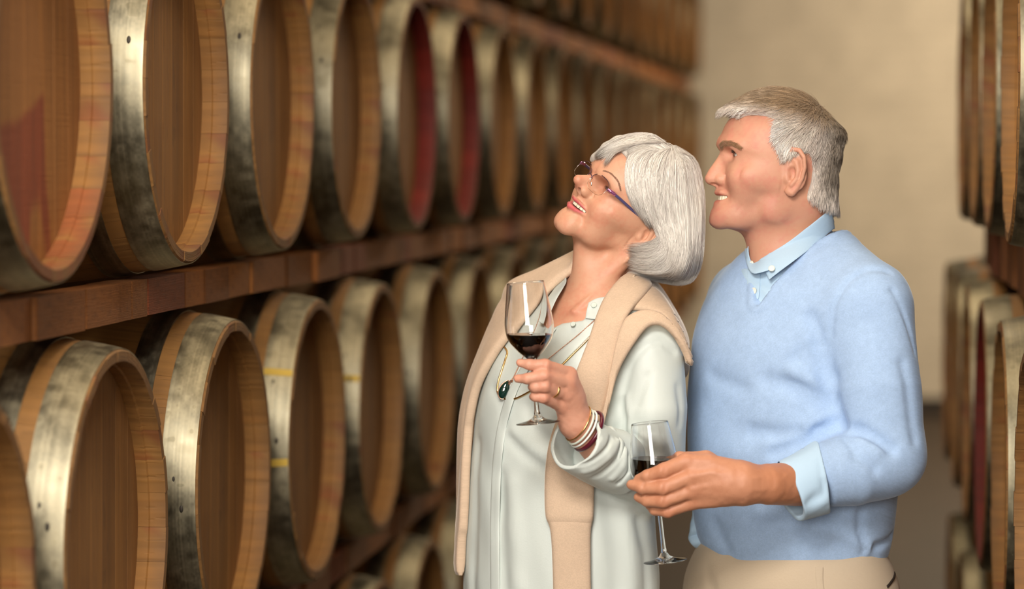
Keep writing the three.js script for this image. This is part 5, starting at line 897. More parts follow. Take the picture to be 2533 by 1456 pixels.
// beige sweater draped over the shoulders, sleeves hanging in front
const beige = [0.72, 0.53, 0.38], drapeMat = phy({ color: lin(...beige), map: T.knit, bumpMap: T.knit, bumpScale: 0.0010, roughness: 0.95, sheen: 0.8, sheenRoughness: 0.5, sheenColor: lin(1, 0.9, 0.8) });
const drapeF = (x, y, z) => smin(bareBlouse(x, y, z), chainD(x, y, z, wArm), 0.016) - 0.002;
const drape = new THREE.Group(); drape.name = 'draped_sweater'; woman.o.add(drape); drape.position.set(...woman.off); drape.userData.label = 'beige knitted sweater hung over the shoulders';
const dOpt = (o) => ({ field: drapeF, gap: 0.011, uvScale: 0.16, ...o });
const addTo = (n, g, m, parent) => put(n, g, m, parent);
addTo('shoulder_panel', sheet([
  u3([[1560, 684, -.075], [1588, 684, -.085], [1618, 700, -.085], [1655, 752, -.07], [1686, 812, -.05], [1692, 860, -.05], [1686, 915, -.06]]),
  u3([[1562, 700, -.005], [1590, 696, -.01], [1628, 718, -.005], [1660, 768, .01], [1692, 828, .01], [1697, 866, .0], [1688, 920, -.05]]),
  u3([[1545, 724, .06], [1580, 724, .065], [1612, 735, .085], [1648, 782, .095], [1682, 832, .085], [1696, 866, .05], [1690, 922, -.04]]),
  u3([[1530, 756, .10], [1552, 762, .115], [1590, 766, .125], [1634, 780, .14], [1664, 808, .13], [1686, 848, .09], [1697, 893, .04], [1690, 926, -.04]])], 0.012, 44, 24, dOpt({ gap: 0.006, ripple: (u, v) => 0.001 * Math.sin(u * 9 + v * 5) })), drapeMat, drape);
addTo('rolled_edge', sheet([
  u3([[1478, 1052, .14], [1494, 985, .14], [1508, 910, .14], [1524, 840, .14], [1540, 796, .14], [1560, 776, .14], [1596, 766, .14], [1634, 778, .14], [1664, 806, .13], [1690, 850, .09], [1697, 894, .02], [1688, 925, -.05]]),
  u3([[1482, 1056, .15], [1500, 988, .15], [1517, 914, .15], [1536, 855, .15], [1558, 812, .15], [1582, 792, .155], [1610, 784, .155], [1640, 790, .15], [1668, 818, .14], [1692, 862, .10], [1698, 900, .03], [1690, 930, -.05]]),
  u3([[1486, 1060, .145], [1507, 990, .145], [1527, 918, .145], [1548, 874, .145], [1576, 832, .15], [1596, 810, .155], [1614, 801, .155], [1636, 803, .15], [1662, 824, .14], [1688, 868, .10], [1696, 906, .04], [1690, 935, -.04]])], 0.012, 54, 10, dOpt({ gap: 0.0195 })), drapeMat, drape);
addTo('hanging_sleeve', sheet([
  [[1548, 672, -.06], [1526, 692, .03], [1498, 733, .10], [1478, 775, .11], [1458, 832, .12], [1440, 880, .13], [1420, 930, .135], [1392, 1000, .135], [1368, 1060, .13], [1354, 1120, .125], [1348, 1190, .12], [1350, 1262, .12], [1362, 1300, .12], [1367, 1380, .12], [1370, 1520, .12]],
  [[1580, 674, -.06], [1556, 704, .04], [1530, 750, .115], [1510, 790, .125], [1492, 840, .135], [1475, 885, .145], [1460, 935, .15], [1432, 1005, .15], [1412, 1065, .145], [1402, 1125, .14], [1402, 1195, .135], [1404, 1262, .135], [1409, 1300, .13], [1412, 1380, .13], [1414, 1520, .13]],
  [[1612, 690, -.06], [1594, 722, .05], [1560, 766, .12], [1540, 800, .13], [1526, 850, .135], [1516, 900, .14], [1506, 950, .14], [1490, 1010, .14], [1474, 1065, .135], [1468, 1125, .13], [1466, 1195, .12], [1464, 1262, .12], [1458, 1300, .12], [1458, 1380, .12], [1459, 1520, .12]]].map(u3), 0.015, 80, 14, dOpt({ ripple: (u, v) => 0.006 * Math.sin(v * Math.PI) + 0.0015 * Math.sin(u * 30 + v * 3) - (u > 0.80 ? 0.0015 * (1 + Math.sin(v * 90)) * 0.3 + 0.002 : 0) })), drapeMat, drape);
addTo('hanging_sleeve', sheet([
  [[1430, 618, -.02], [1418, 626, -.03], [1335, 666, -.055], [1262, 698, -.085], [1244, 742, -.085], [1214, 800, -.075], [1188, 865, -.06], [1165, 929, -.05], [1150, 985, -.045], [1141, 1047, -.04], [1138, 1110, -.04], [1136, 1200, -.035], [1135, 1306, -.03], [1133, 1330, -.03], [1131, 1420, -.03]],
  [[1428, 640, .01], [1418, 648, .0], [1350, 692, .0], [1290, 735, -.01], [1262, 785, -.015], [1232, 845, -.015], [1204, 900, -.01], [1178, 950, -.01], [1162, 1000, -.01], [1153, 1050, -.01], [1150, 1110, -.01], [1149, 1200, -.01], [1149, 1300, -.01], [1144, 1330, -.01], [1140, 1420, -.01]],
  [[1424, 655, .03], [1410, 672, .04], [1374, 702, .04], [1338, 745, .045], [1292, 800, .04], [1250, 850, .03], [1214, 908, .02], [1184, 966, .01], [1170, 1035, .0], [1164, 1060, .0], [1163, 1110, .0], [1163, 1200, .0], [1162, 1294, .0], [1154, 1330, .0], [1148, 1420, .0]]].map(u3), 0.016, 80, 12, dOpt({ gap: 0.010, push: [-0.45, 0, 0.9], field: (x, y, z) => bareBlouse(x, y, z) })), drapeMat, drape);

// skin: head, throat and chest in one field; hand and forearm; the rest under the clothes
const womanSkin = [0.60, 0.315, 0.20];
function womanColour(X, Y, Z) {
  const [x, y, z] = toWoman(X, Y, Z), az = Math.abs(z), n = fleck(X, Y, Z); let c = [...womanSkin];
  const red = 0.40 * near3(x, y, az, [-0.115, 0.000, 0], 0.018) + 0.45 * near3(x, y, az, [-0.072, -0.018, 0.042], 0.024) + 0.25 * near3(x, y, az, [-0.092, -0.078, 0], 0.018) + (Y < yOf(690) ? 0.3 * smooth(yOf(690), yOf(760), Y) : 0) + 0.35 * smooth(0.0, 0.02, x) * near3(x, y, az, [0.015, 0, 0.072], 0.035);
  c = mix3(c, [0.58, 0.215, 0.135], clamp(red + 0.06 + (n - 0.5) * 1.1 + (noise3(X * 60, Y * 60, Z * 60) - 0.5) * 0.45, 0, 1));
  const up = chainD(x, y, az, [[-0.1035, -0.0276, 0, 0.0032], [-0.0985, -0.0276, 0.0130, 0.0030], [-0.0740, -0.0295, 0.0290, 0.0012]]), lo = chainD(x, y, az, [[-0.1030, -0.0404, 0, 0.0045], [-0.0960, -0.0389, 0.014, 0.0038], [-0.0735, -0.0313, 0.029, 0.0012]]);
  c = mix3(c, [0.52, 0.085, 0.10], 0.92 * smooth(0.0018, -0.0006, Math.min(up, lo)));
  if (x > -0.0985 + az * 0.6 && chainD(x, y, az, [[-0.092, -0.0338, 0, 0.006], [-0.086, -0.0332, 0.014, 0.006], [-0.070, -0.0304, 0.027, 0.004]]) < 0) c = [0.14, 0.025, 0.025];
  c = mix3(c, [0.12, 0.03, 0.02], 0.85 * smooth(0.0012, -0.0012, ellD(x, y, az, [-0.1110, -0.0115, 0.0068], [0.0075, 0.0055, 0.0040])));
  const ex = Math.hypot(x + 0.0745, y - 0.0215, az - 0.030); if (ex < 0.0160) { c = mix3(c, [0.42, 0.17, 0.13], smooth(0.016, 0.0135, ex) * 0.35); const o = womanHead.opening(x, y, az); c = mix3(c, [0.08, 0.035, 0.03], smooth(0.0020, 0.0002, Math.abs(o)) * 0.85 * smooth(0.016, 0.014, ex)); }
  return c;
}
const wHeadM = polygonize(womanSkinF, [U(1335, 600)[0], yOf(850), -0.11], [U(1700, 600)[0], yOf(338), 0.19], 0.0020, { lip: 1.5, colour: womanColour, uvScale: 0.05 });
const womanHandParts = {
  arm: UH([[1560, 1165, .165, .034], [1490, 1118, .213, .0295], [1446, 1076, .246, .0245], [1430, 1050, .258, .0225]]),
  meta: [UH([[1432, 1036, .260, .0158], [1426, 980, .272, .0150], [1408, 926, .288, .0125]]), UH([[1424, 1042, .264, .0158], [1419, 990, .279, .0148], [1405, 948, .296, .0125]]), UH([[1416, 1046, .262, .0150], [1408, 1004, .278, .0140], [1397, 976, .294, .0116]]), UH([[1410, 1048, .256, .0140], [1398, 1022, .270, .0125], [1388, 1003, .286, .0106]])],
  fingers: [UH([[1408, 926, .288, .0120], [1348, 903, .324, .0098], [1310, 901, .326, .0084], [1287, 897, .322, .0066]]), UH([[1405, 948, .296, .0122], [1345, 929, .331, .0100], [1305, 936, .330, .0084], [1281, 936, .323, .0068]]), UH([[1397, 976, .294, .0114], [1346, 955, .329, .0098], [1324, 957, .327, .0086], [1317, 957, .319, .0074]]), UH([[1388, 1003, .286, .0104], [1344, 982, .321, .0092], [1325, 980, .320, .0080], [1319, 981, .314, .0068]])],
  thumb: UH([[1420, 1030, .245, .016], [1392, 968, .254, .0132], [1356, 928, .272, .0104], [1326, 912, .287, .0082]]),
};
const wKnuck = creaseSet([seg(.003, .0009, [1350, 888, .334], [1345, 916, .334]), seg(.003, .0009, [1347, 914, .342], [1343, 944, .342]), seg(.003, .0008, [1348, 942, .338], [1344, 968, .338]), seg(.0028, .0007, [1346, 970, .33], [1342, 994, .33]), seg(.005, -.0014, [1435, 1030, .28], [1425, 980, .289], [1406, 940, .305]), seg(.005, -.0012, [1425, 1035, .283], [1412, 990, .295], [1400, 968, .306]), seg(.004, .0010, [1415, 985, .295], [1398, 955, .308]), seg(.004, .0010, [1405, 1010, .292], [1390, 985, .303]), seg(.005, -.0010, [1448, 1000, .27], [1444, 1040, .268])]);
const wHandBase = handField(womanHandParts), womanHandField = (x, y, z) => wHandBase(x, y, z) + wKnuck(x, y, z) + (noise3(x * 130, y * 130, z * 130) - 0.5) * 0.0007;
const wTips = [[1284, 893, .328, .0075], [1278, 932, .330, .0072]].map((q) => [...U(q[0], q[1], q[2]), q[3]]);
const wHandM = polygonize(womanHandField, [U(1250, 950, .3)[0], yOf(1190) - 0.02, 0.14], [U(1580, 950, .25)[0], yOf(870) + 0.02, 0.36], 0.0020, { colour: handColour([0.60, 0.30, 0.205], wTips, womanHandParts.fingers.map((f) => f[1]).concat(womanHandParts.fingers.map((f) => f[0])), [0.56, 0.235, 0.15]), uvScale: 0.05 });
const wLegs = (sgn, grow) => [[...womanTrunk.at(0.80, sgn * 0.078, 0), .094 + grow], [...womanTrunk.at(0.48, sgn * 0.082, 0.01), .066 + grow], [...womanTrunk.at(0.40, sgn * 0.082, 0.01), .058 + grow], [...womanTrunk.at(0.085, sgn * 0.085, -0.02), .038 + grow]];
const wFarHand = relaxedHand(U(1322, 1320, -.115), [0.05, -1, 0], [-0.8, 0, 0.6], [0.6, 0, 0.8], 0.9);
const womanBodyF = (x, y, z) => {
  let d = womanTrunk(x, y, z, -0.026); d = smax(d, y - yOf(800), 0.02);
  d = smin(d, chainD(x, y, z, wArm.map((q) => [q[0], q[1], q[2], q[3] - 0.022])), 0.02); d = smin(d, chainD(x, y, z, [[...U(1614, 1188, .100), .034], [...U(1540, 1152, .165), .031]]), 0.02); d = smin(d, chainD(x, y, z, wFarArm.map((q) => [q[0], q[1], q[2], q[3] - 0.016])), 0.02);
  d = smin(d, ellD(x, y, z, womanTrunk.at(0.82, 0, 0), [0.145, 0.12, 0.135]), 0.04);
  for (const s of [-1, 1]) { const L = wLegs(s, -0.014); d = smin(d, chainD(x, y, z, L), 0.03); const a = L[3], t = womanTrunk.at(0.04, s * 0.09, 0.11); d = smin(d, capD(x, y, z, [a[0], 0.05, a[2]], [t[0], 0.04, t[2]], 0.030, 0.024), 0.02); }
  return d;
};
woman.add('body', mergeGeometries([wHeadM, wHandM, polygonize(womanBodyF, [U(1100, 900)[0], 0, -0.28], [U(1740, 900)[0], yOf(740), 0.26], 0.012, { colour: () => womanSkin, uvScale: 0.05 }), polygonize(handField(wFarHand), [U(1240, 1400)[0], yOf(1560), -0.24], [U(1420, 1400)[0], yOf(1220), -0.02], 0.0035, { colour: () => womanSkin, uvScale: 0.05 })]), skinMat);
for (const s of [1, -1]) woman.add('eye', matrixGeo(eyeGeo([-0.0745, 0.0215, 0.030 * s], 0.0113, [-0.93, 0.28, 0.05], [0.09, 0.12, 0.13]), WH), eyeMat);
woman.add('teeth', matrixGeo(teethGeo([[-0.0710, -0.0300, -0.0255], [-0.0865, -0.0310, -0.0165], [-0.0955, -0.0315, 0], [-0.0865, -0.0310, 0.0165], [-0.0710, -0.0300, 0.0255]], 12, 0.0065, 0.0075, 0.0045), WH), toothMat);

// white bob: a shaped cap with fine strands that follow the cut
const wHairPoly = [[-0.112, 0.086], [-0.096, 0.083], [-0.070, 0.078], [-0.050, 0.066], [-0.040, 0.045], [-0.027, 0.030], [-0.008, 0.024], [0.006, 0.024], [0.024, 0.026], [0.038, 0.010], [0.036, -0.03], [0.06, -0.07], [0.16, -0.06], [0.14, 0.18], [-0.08, 0.18]];
const LH = (a) => a.map(([px, py, lz, r]) => [...U(px, py, lz), r]);
const wMass = [LH([[1640, 440, .065, .036], [1672, 545, .070, .040], [1662, 622, .078, .038], [1612, 640, .090, .023], [1592, 640, .094, .014]]), LH([[1660, 440, .02, .046], [1670, 550, .025, .045], [1664, 640, .035, .036]]), LH([[1660, 440, -.05, .046], [1668, 560, -.05, .045], [1656, 640, -.04, .036]])];
const headOnlyF = (X, Y, Z) => { const q = toWoman(X, Y, Z); return womanHead.base(q[0], q[1], q[2]); };
const onHead = (px, py, r) => [...U(px, py, hit(headOnlyF, px, py, 0.25, -0.10) + r * 0.35), r];
const wFringe = [[onHead(1630, 376, .012), onHead(1585, 358, .011), onHead(1545, 358, .010), onHead(1508, 370, .0085), onHead(1476, 390, .006), onHead(1466, 396, .004)], [onHead(1620, 360, .012), onHead(1570, 347, .011), onHead(1530, 352, .010), onHead(1500, 366, .008), onHead(1472, 388, .005)]];
const womanHairF = (X, Y, Z) => {
  const [x, y, z] = toWoman(X, Y, Z);
  let d = ellD(x, y, z, [-0.013, 0.048, 0], [0.0955, 0.0895, 0.0820]); d = smax(d, polyD(x, y, wHairPoly), 0.006);
  for (const m of wMass) d = smin(d, chainD(X, Y, Z, m, 0.01), 0.02);
  for (const m of wFringe) d = smin(d, chainD(X, Y, Z, m, 0.006), 0.010);
  return d + (noise3(X * 50, Y * 22, Z * 50) - 0.5) * 0.0025;
};
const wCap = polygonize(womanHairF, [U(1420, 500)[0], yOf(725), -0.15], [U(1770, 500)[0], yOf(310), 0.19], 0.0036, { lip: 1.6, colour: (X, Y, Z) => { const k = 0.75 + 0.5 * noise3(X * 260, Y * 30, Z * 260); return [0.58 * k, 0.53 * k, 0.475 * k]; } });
{
  const both = (X, Y, Z) => Math.min(womanHairF(X, Y, Z), headOnlyF(X, Y, Z) - 0.0012);
  const guides = (list) => list.map((g) => g.map(([px, py]) => U(px, py, hit(both, px, py, 0.30, -0.14) + 0.0008)));
  const fringe = guides([[[1655, 366], [1612, 336], [1560, 336], [1508, 356], [1466, 392]], [[1650, 370], [1606, 342], [1556, 344], [1510, 364], [1472, 394]], [[1645, 374], [1600, 352], [1554, 354], [1514, 371], [1476, 394]], [[1642, 378], [1598, 361], [1558, 362], [1520, 375], [1482, 394]]]);
  const sideA = guides([[[1640, 380], [1594, 372], [1558, 392], [1551, 438], [1562, 490], [1600, 550]], [[1642, 378], [1600, 376], [1568, 402], [1562, 455], [1578, 510], [1610, 560]], [[1643, 378], [1606, 382], [1584, 422], [1584, 480], [1600, 535], [1618, 574]]]);
  const side = guides([[[1645, 375], [1612, 388], [1592, 432], [1602, 505], [1624, 556], [1634, 588], [1606, 606], [1545, 609]], [[1647, 374], [1620, 392], [1604, 440], [1612, 515], [1634, 570], [1640, 606], [1606, 624], [1541, 616]], [[1650, 372], [1632, 398], [1618, 452], [1626, 530], [1644, 596], [1632, 634], [1596, 648], [1542, 632]], [[1655, 370], [1656, 410], [1652, 480], [1662, 560], [1668, 620], [1650, 660], [1606, 668], [1550, 652]], [[1660, 368], [1682, 410], [1690, 480], [1695, 560], [1694, 630], [1674, 675], [1636, 687], [1563, 673]], [[1662, 368], [1704, 405], [1720, 470], [1726, 550], [1720, 630], [1706, 676], [1682, 696], [1630, 688]], [[1664, 366], [1714, 400], [1732, 460], [1736, 540], [1732, 620], [1722, 664], [1704, 690], [1674, 701]]]);
  const list = [];
  const make = (gs, n, jit, steps, mirror) => {
    for (let i = 0; i < n; i++) {
      const f = rnd() * (gs.length - 1), a = Math.min(Math.floor(f), gs.length - 2), u = f - a, t0 = rnd() < 0.6 ? 0 : rr(0, 0.35), t1 = rr(0.72, 1.0), off = [rr(-jit, jit), rr(-jit, jit), rr(-0.0004, 0.0056)], pts = [], wob = rr(0, 6), amp = rr(0, 0.0012);
      for (let k = 0; k <= steps; k++) { const t = lerp(t0, t1, k / steps), p = curveAt(gs[a], t), q = curveAt(gs[a + 1], t), s = Math.sin(wob + t * 5) * amp; pts.push([0, 1, 2].map((c) => lerp(p[c], q[c], u) + off[c] * (c < 2 ? 0.8 + 0.4 * t : 1) + s)); }
      const lock = noise3(f * 9, 1.5, 2.5), k = lerp(0.70, 1.08, 0.65 * lock + 0.35 * rnd()), c = rnd() < 0.11 ? [0.58, 0.50, 0.47] : [0.90, 0.85, 0.785];
      if (mirror) { for (const p of pts) { const q = toWoman(...p); V(q[0], q[1], -q[2]).applyMatrix4(WH).toArray(p); } }
      list.push({ pts, r: rr(0.00022, 0.00042), c: c.map((v) => v * k) });
    }
  };
  make(sideA, 4200, 0.004, 12, false); make([...guides([[[1641, 377], [1600, 362], [1572, 366], [1551, 374]], [[1642, 380], [1600, 373], [1572, 384], [1552, 404]]]), sideA[0]], 3000, 0.004, 10, false); make(fringe, 4200, 0.004, 9, false); make(side, 12500, 0.006, 15, false); make(fringe, 700, 0.004, 8, true); make(side, 2600, 0.006, 10, true);
  for (let i = 0; i < 46; i++) { const g = curveAt([U(1640, 352, .02), U(1690, 382, .02), U(1722, 420, .02), U(1736, 480, .02)], rnd()), a = rr(0.5, 1.5), L = rr(0.02, 0.055), pts = []; for (let k = 0; k <= 7; k++) { const t = k / 7; pts.push([g[0] - 0.012 + Math.sin(a) * L * t * (1 - 0.45 * t), g[1] - 0.008 + Math.cos(a) * L * t * 0.6 - 0.9 * L * t * t, g[2] - 0.01 + rr(-0.001, 0.001)]); } list.push({ pts, r: 0.00018, c: [0.80, 0.70, 0.55] }); }
  const capC = wCap.clone(); capC.deleteAttribute('uv');
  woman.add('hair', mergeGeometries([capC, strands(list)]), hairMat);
  const brow = [];
  for (const s of [1, -1]) for (let i = 0; i < 260; i++) {
    const t = rnd(), a = curveAt([[-0.1000, 0.0405, 0.011], [-0.0955, 0.0455, 0.024], [-0.0845, 0.0445, 0.039], [-0.074, 0.0370, 0.047]], t), p = [a[0] + 0.005, a[1] + rr(-0.0014, 0.0014), a[2] * s], L = rr(0.004, 0.007), dir = [0.5, lerp(0.4, -0.4, t), s * 0.7];
    let guard = 0; while (womanHead.d(p[0], p[1], p[2]) < 0 && guard++ < 26) { p[0] -= 0.0006; p[2] += 0.0003 * s; }
    brow.push({ pts: [0, 0.5, 1].map((k) => [p[0] + dir[0] * L * k - 0.001 * Math.sin(k * 3), p[1] + dir[1] * L * k, p[2] + dir[2] * L * k]), r: 0.00026, c: mix3([0.30, 0.14, 0.08], [0.42, 0.22, 0.14], rnd()) });
  }
  woman.add('eyebrow', matrixGeo(strands(brow), WH), hairMat);
}
// dark trousers and shoes below the picture's edge
const wHips = trunk([[0.5, U(1386, 1400)[0], 0, .130, .085], [0.66, U(1386, 1400)[0], 0, .155, .100], [0.76, U(1386, 1400)[0], 0, .160, .118], [0.86, U(1386, 1400)[0], 0, .155, .118], [0.95, U(1386, 1400)[0], 0, .140, .105]], wAlpha, 0.90, 0.62);
woman.add('trousers', polygonize((x, y, z) => { let d = wHips(x, y, z); for (const s of [-1, 1]) d = smin(d, chainD(x, y, z, wLegs(s, -0.004)), 0.06); return smax(d, 0.04 - y, 0.004) + (noise3(x * 12, y * 9, z * 12) - 0.5) * 0.006; }, [U(1120, 1400)[0], 0, -0.26], [U(1660, 1400)[0], 0.95, 0.26], 0.009, { uvScale: 0.2 }), phy({ color: lin(0.035, 0.035, 0.042), roughness: 0.85 }));
for (const s of [-1, 1]) { const a = wLegs(s, 0)[3], t = womanTrunk.at(0.04, s * 0.09, 0.12); woman.add('shoe', shoeGeo(a, t, 0.86), std({ color: lin(0.05, 0.03, 0.025), roughness: 0.4 })); }
// ---------------------------------------------------------------- wine glasses
const glassMat = phy({ color: 0xffffff, roughness: 0.0, transmission: 1, thickness: 0.02, ior: 1.47, specularIntensity: 1 });
const wineMat = phy({ color: lin(0.9, 0.5, 0.5), roughness: 0.0, transmission: 1, thickness: 0.05, ior: 1.34, attenuationColor: lin(0.30, 0.012, 0.020), attenuationDistance: 0.0014 });
// outer profile of the glass, radius over height: foot, stem, tulip bowl
const GH = 0.226;
const outer = table([[0.098, 0.0040], [0.104, 0.0085], [0.112, 0.0175], [0.122, 0.0262], [0.134, 0.0345], [0.146, 0.0385], [0.158, 0.0392], [0.180, 0.0368], [0.205, 0.0330], [GH, 0.0298]]);
const inner = (y) => Math.max(outer(y) - 0.0011, 0.0001);
const lathe = (pts, n = 72) => new THREE.LatheGeometry(pts.map(([r, y]) => new THREE.Vector2(Math.max(r, 0.00001), y)), n);
function glassParts() {
  const foot = lathe([[0, 0.0006], [0.020, 0.0004], [0.0345, 0], [0.0355, 0.0006], [0.0345, 0.0014], [0.026, 0.0028], [0.015, 0.0054], [0.0085, 0.0092], [0.0052, 0.0145], [0, 0.0145]]);
  const stem = lathe([[0, 0.0145], [0.0052, 0.0145], [0.0040, 0.022], [0.0035, 0.034], [0.0034, 0.060], [0.0035, 0.084], [0.0038, 0.094], [0.0042, 0.0985], [0, 0.0985]]);
  const pts = [[0, 0.0985]]; for (let i = 0; i <= 44; i++) { const y = lerp(0.0985, GH, i / 44); pts.push([outer(y), y]); }
  pts.push([outer(GH) - 0.0005, GH + 0.0006]); for (let i = 44; i >= 0; i--) { const y = lerp(0.1045, GH, i / 44); pts.push([inner(y) * (i === 0 ? 0.4 : 1), y]); } pts.push([0, 0.1040]);
  return { foot, stem, bowl: lathe(pts, 96) };
}
const gParts = glassParts();
function wineGeo(level, tilt, dir) {      // wine with a level surface although the glass leans: tilt in radians towards dir
  const n = 72, rings = 22, pos = [], idx = [], R = (y) => Math.max(inner(y) - 0.00025, 0), y0 = 0.1055;
  const top = (a, r) => level + Math.tan(tilt) * r * Math.cos(a - dir);
  pos.push(0, y0, 0);
  for (let i = 0; i <= rings; i++) for (let k = 0; k < n; k++) { const a = k / n * 2 * Math.PI; let yt = level; for (let q = 0; q < 4; q++) yt = top(a, R(yt)); const y = lerp(y0 + 0.0006, yt, i / rings), r = R(y); pos.push(Math.sin(a) * r, y, Math.cos(a) * r); }
  for (let k = 0; k < n; k++) idx.push(0, 1 + (k + 1) % n, 1 + k);
  for (let i = 0; i < rings; i++) for (let k = 0; k < n; k++) { const a = 1 + i * n + k, b = 1 + i * n + (k + 1) % n; idx.push(a, b, a + n, b, b + n, a + n); }
  const s0 = pos.length / 3, L = 1 + rings * n; // separate copy of the rim for a sharp edge
  for (let k = 0; k < n; k++) pos.push(pos[(L + k) * 3], pos[(L + k) * 3 + 1], pos[(L + k) * 3 + 2]);
  pos.push(0, level, 0); const c = pos.length / 3 - 1; for (let k = 0; k < n; k++) idx.push(s0 + k, s0 + (k + 1) % n, c);
  const g = new THREE.BufferGeometry(); g.setAttribute('position', new THREE.Float32BufferAttribute(pos, 3)); g.setAttribute('uv', new THREE.Float32BufferAttribute(new Float32Array(pos.length / 3 * 2), 2)); g.setIndex(idx); g.computeVertexNormals(); return g;
}
function wineGlass(label, foot, top, level) {  // foot and rim centres in the couple's frame
  const F = V(...foot).applyMatrix4(FRAME), Tp = V(...top).applyMatrix4(FRAME), up = Tp.clone().sub(F).normalize();
  const o = group('wine_glass', label, 'wine glass', F.toArray(), 0, undefined); o.quaternion.setFromUnitVectors(V(0, 1, 0), up);
  put('foot', gParts.foot, glassMat, o); put('stem', gParts.stem, glassMat, o); put('bowl', gParts.bowl, glassMat, o);
  const g = V(0, 1, 0).applyQuaternion(o.quaternion.clone().invert()), tilt = Math.acos(clamp(g.y, -1, 1)), dir = Math.atan2(-g.x, -g.z);
  const w = put('wine', wineGeo(level, tilt, dir), wineMat, o); w.userData.label = 'dark red wine';
  return o;
}
wineGlass("half-full glass of red wine held by its stem in the woman's raised hand", U(1331, 1046, .303), U(1300, 702, .300), 0.143);
wineGlass("glass of red wine cupped low in the man's hand, behind his fingers", U(1645, 1388, .260), U(1607, 1047, .253), 0.168);

// ---------------------------------------------------------------- spectacles (in the woman's head frame)
{
  const base = V(-0.094, 0.021, 0).applyMatrix4(WH), inv = new THREE.Matrix4().makeTranslation(-base.x, -base.y, -base.z).multiply(WH), w = base.clone().applyMatrix4(FRAME);
  const o = group('spectacles', 'rimless spectacles with violet temples on the white-haired woman\'s nose', 'spectacles', w.toArray(), YAW);
  const lensMat = phy({ color: lin(1, 1, 1), vertexColors: true, roughness: 0, transmission: 1, thickness: 0, ior: 1.5 }), metal = std({ color: lin(0.75, 0.68, 0.6), metalness: 1, roughness: 0.22 }), dark = std({ color: lin(0.16, 0.09, 0.11), metalness: 0.7, roughness: 0.3 }), violet = std({ color: lin(0.10, 0.09, 0.22), roughness: 0.35, metalness: 0.3 }), jewel = phy({ color: lin(0.6, 0.22, 0.5), metalness: 0.8, roughness: 0.12 });
  for (const s of [1, -1]) {
    const c = [-0.1055, 0.0185, 0.0305 * s], wrap = 0.14 * s, tiltA = -0.14, sh = new THREE.Shape(), pts = [];
    for (let k = 0; k < 40; k++) { const a = k / 40 * 2 * Math.PI, ca = Math.cos(a), sa = Math.sin(a); pts.push([0.0245 * Math.sign(ca) * Math.pow(Math.abs(ca), 0.72), 0.0158 * Math.sign(sa) * Math.pow(Math.abs(sa), 0.78)]); }
    pts.forEach(([a, b], k) => (k ? sh.lineTo(a, b) : sh.moveTo(a, b)));
    const m = new THREE.Matrix4().makeTranslation(...c).multiply(new THREE.Matrix4().makeRotationY(-Math.PI / 2 + wrap)).multiply(new THREE.Matrix4().makeRotationX(tiltA));
    const g = new THREE.ShapeGeometry(sh, 20), lp = g.attributes.position, lc = []; for (let i = 0; i < lp.count; i++) { const k = smooth(-0.006, 0.015, lp.getY(i)); lc.push(lerp(0.97, 0.74, k), lerp(0.95, 0.66, k), lerp(0.93, 0.65, k)); } g.setAttribute('color', new THREE.Float32BufferAttribute(lc, 3)); g.applyMatrix4(m); put('lens', matrixGeo(g, inv), lensMat, o);
    put('lens_edge_glint', cord([...pts, pts[0]].map(([a, b]) => { const p = V(a, b, 0).applyMatrix4(m).applyMatrix4(inv); return [p.x, p.y, p.z, 0.00024]; }), 120, 5), metal, o);  // metal cord imitates the light caught along the rimless lens edge
    const rim = pts.filter((q) => q[1] > -0.003 ).sort((a, b) => a[0] - b[0]).map(([a, b]) => { const p = V(a, b, 0).applyMatrix4(m).applyMatrix4(inv); return [p.x, p.y, p.z, 0.00065]; });
    put('brow_rim', cord(rim, 60, 6), dark, o);
    const tp = [[-0.1000, 0.0235, 0.0550 * s, 0.0012], [-0.0960, 0.0245, 0.0590 * s, 0.0020], [-0.0880, 0.0245, 0.0625 * s, 0.0024], [-0.060, 0.0230, 0.0665 * s, 0.0024], [-0.020, 0.0200, 0.0700 * s, 0.0022], [0.006, 0.0160, 0.0700 * s, 0.0020], [0.022, 0.002, 0.0680 * s, 0.0018]];
    const t = put('temple', matrixGeo(cord(tp, 40, 8), inv), violet, o);
    put('hinge_jewel', matrixGeo(cord([[-0.1010, 0.0232, 0.0545 * s, 0.0022], [-0.0970, 0.0243, 0.0588 * s, 0.0030], [-0.0905, 0.0246, 0.0618 * s, 0.0030], [-0.0875, 0.0246, 0.0628 * s, 0.0024]], 16, 8), inv), jewel, t);
    put('nose_pad', matrixGeo(cord([[-0.1035, 0.0135, 0.0085 * s, 0.0016], [-0.1015, 0.0095, 0.0100 * s, 0.0020], [-0.0995, 0.0055, 0.0110 * s, 0.0014]], 10, 8), inv), metal, o);
    put('pad_arm', matrixGeo(cord([[-0.1035, 0.0095, 0.0098 * s, 0.0005], [-0.1070, 0.0120, 0.0092 * s, 0.0005], [-0.1085, 0.0185, 0.0075 * s, 0.0006]], 10, 6), inv), metal, o);
  }
  put('bridge', matrixGeo(cord([[-0.1075, 0.0190, 0.0080, 0.0010], [-0.1100, 0.0225, 0.0040, 0.0009], [-0.1107, 0.0232, 0, 0.0009], [-0.1100, 0.0225, -0.0040, 0.0009], [-0.1075, 0.0190, -0.0080, 0.0010]], 20, 8), inv), dark, o);
}
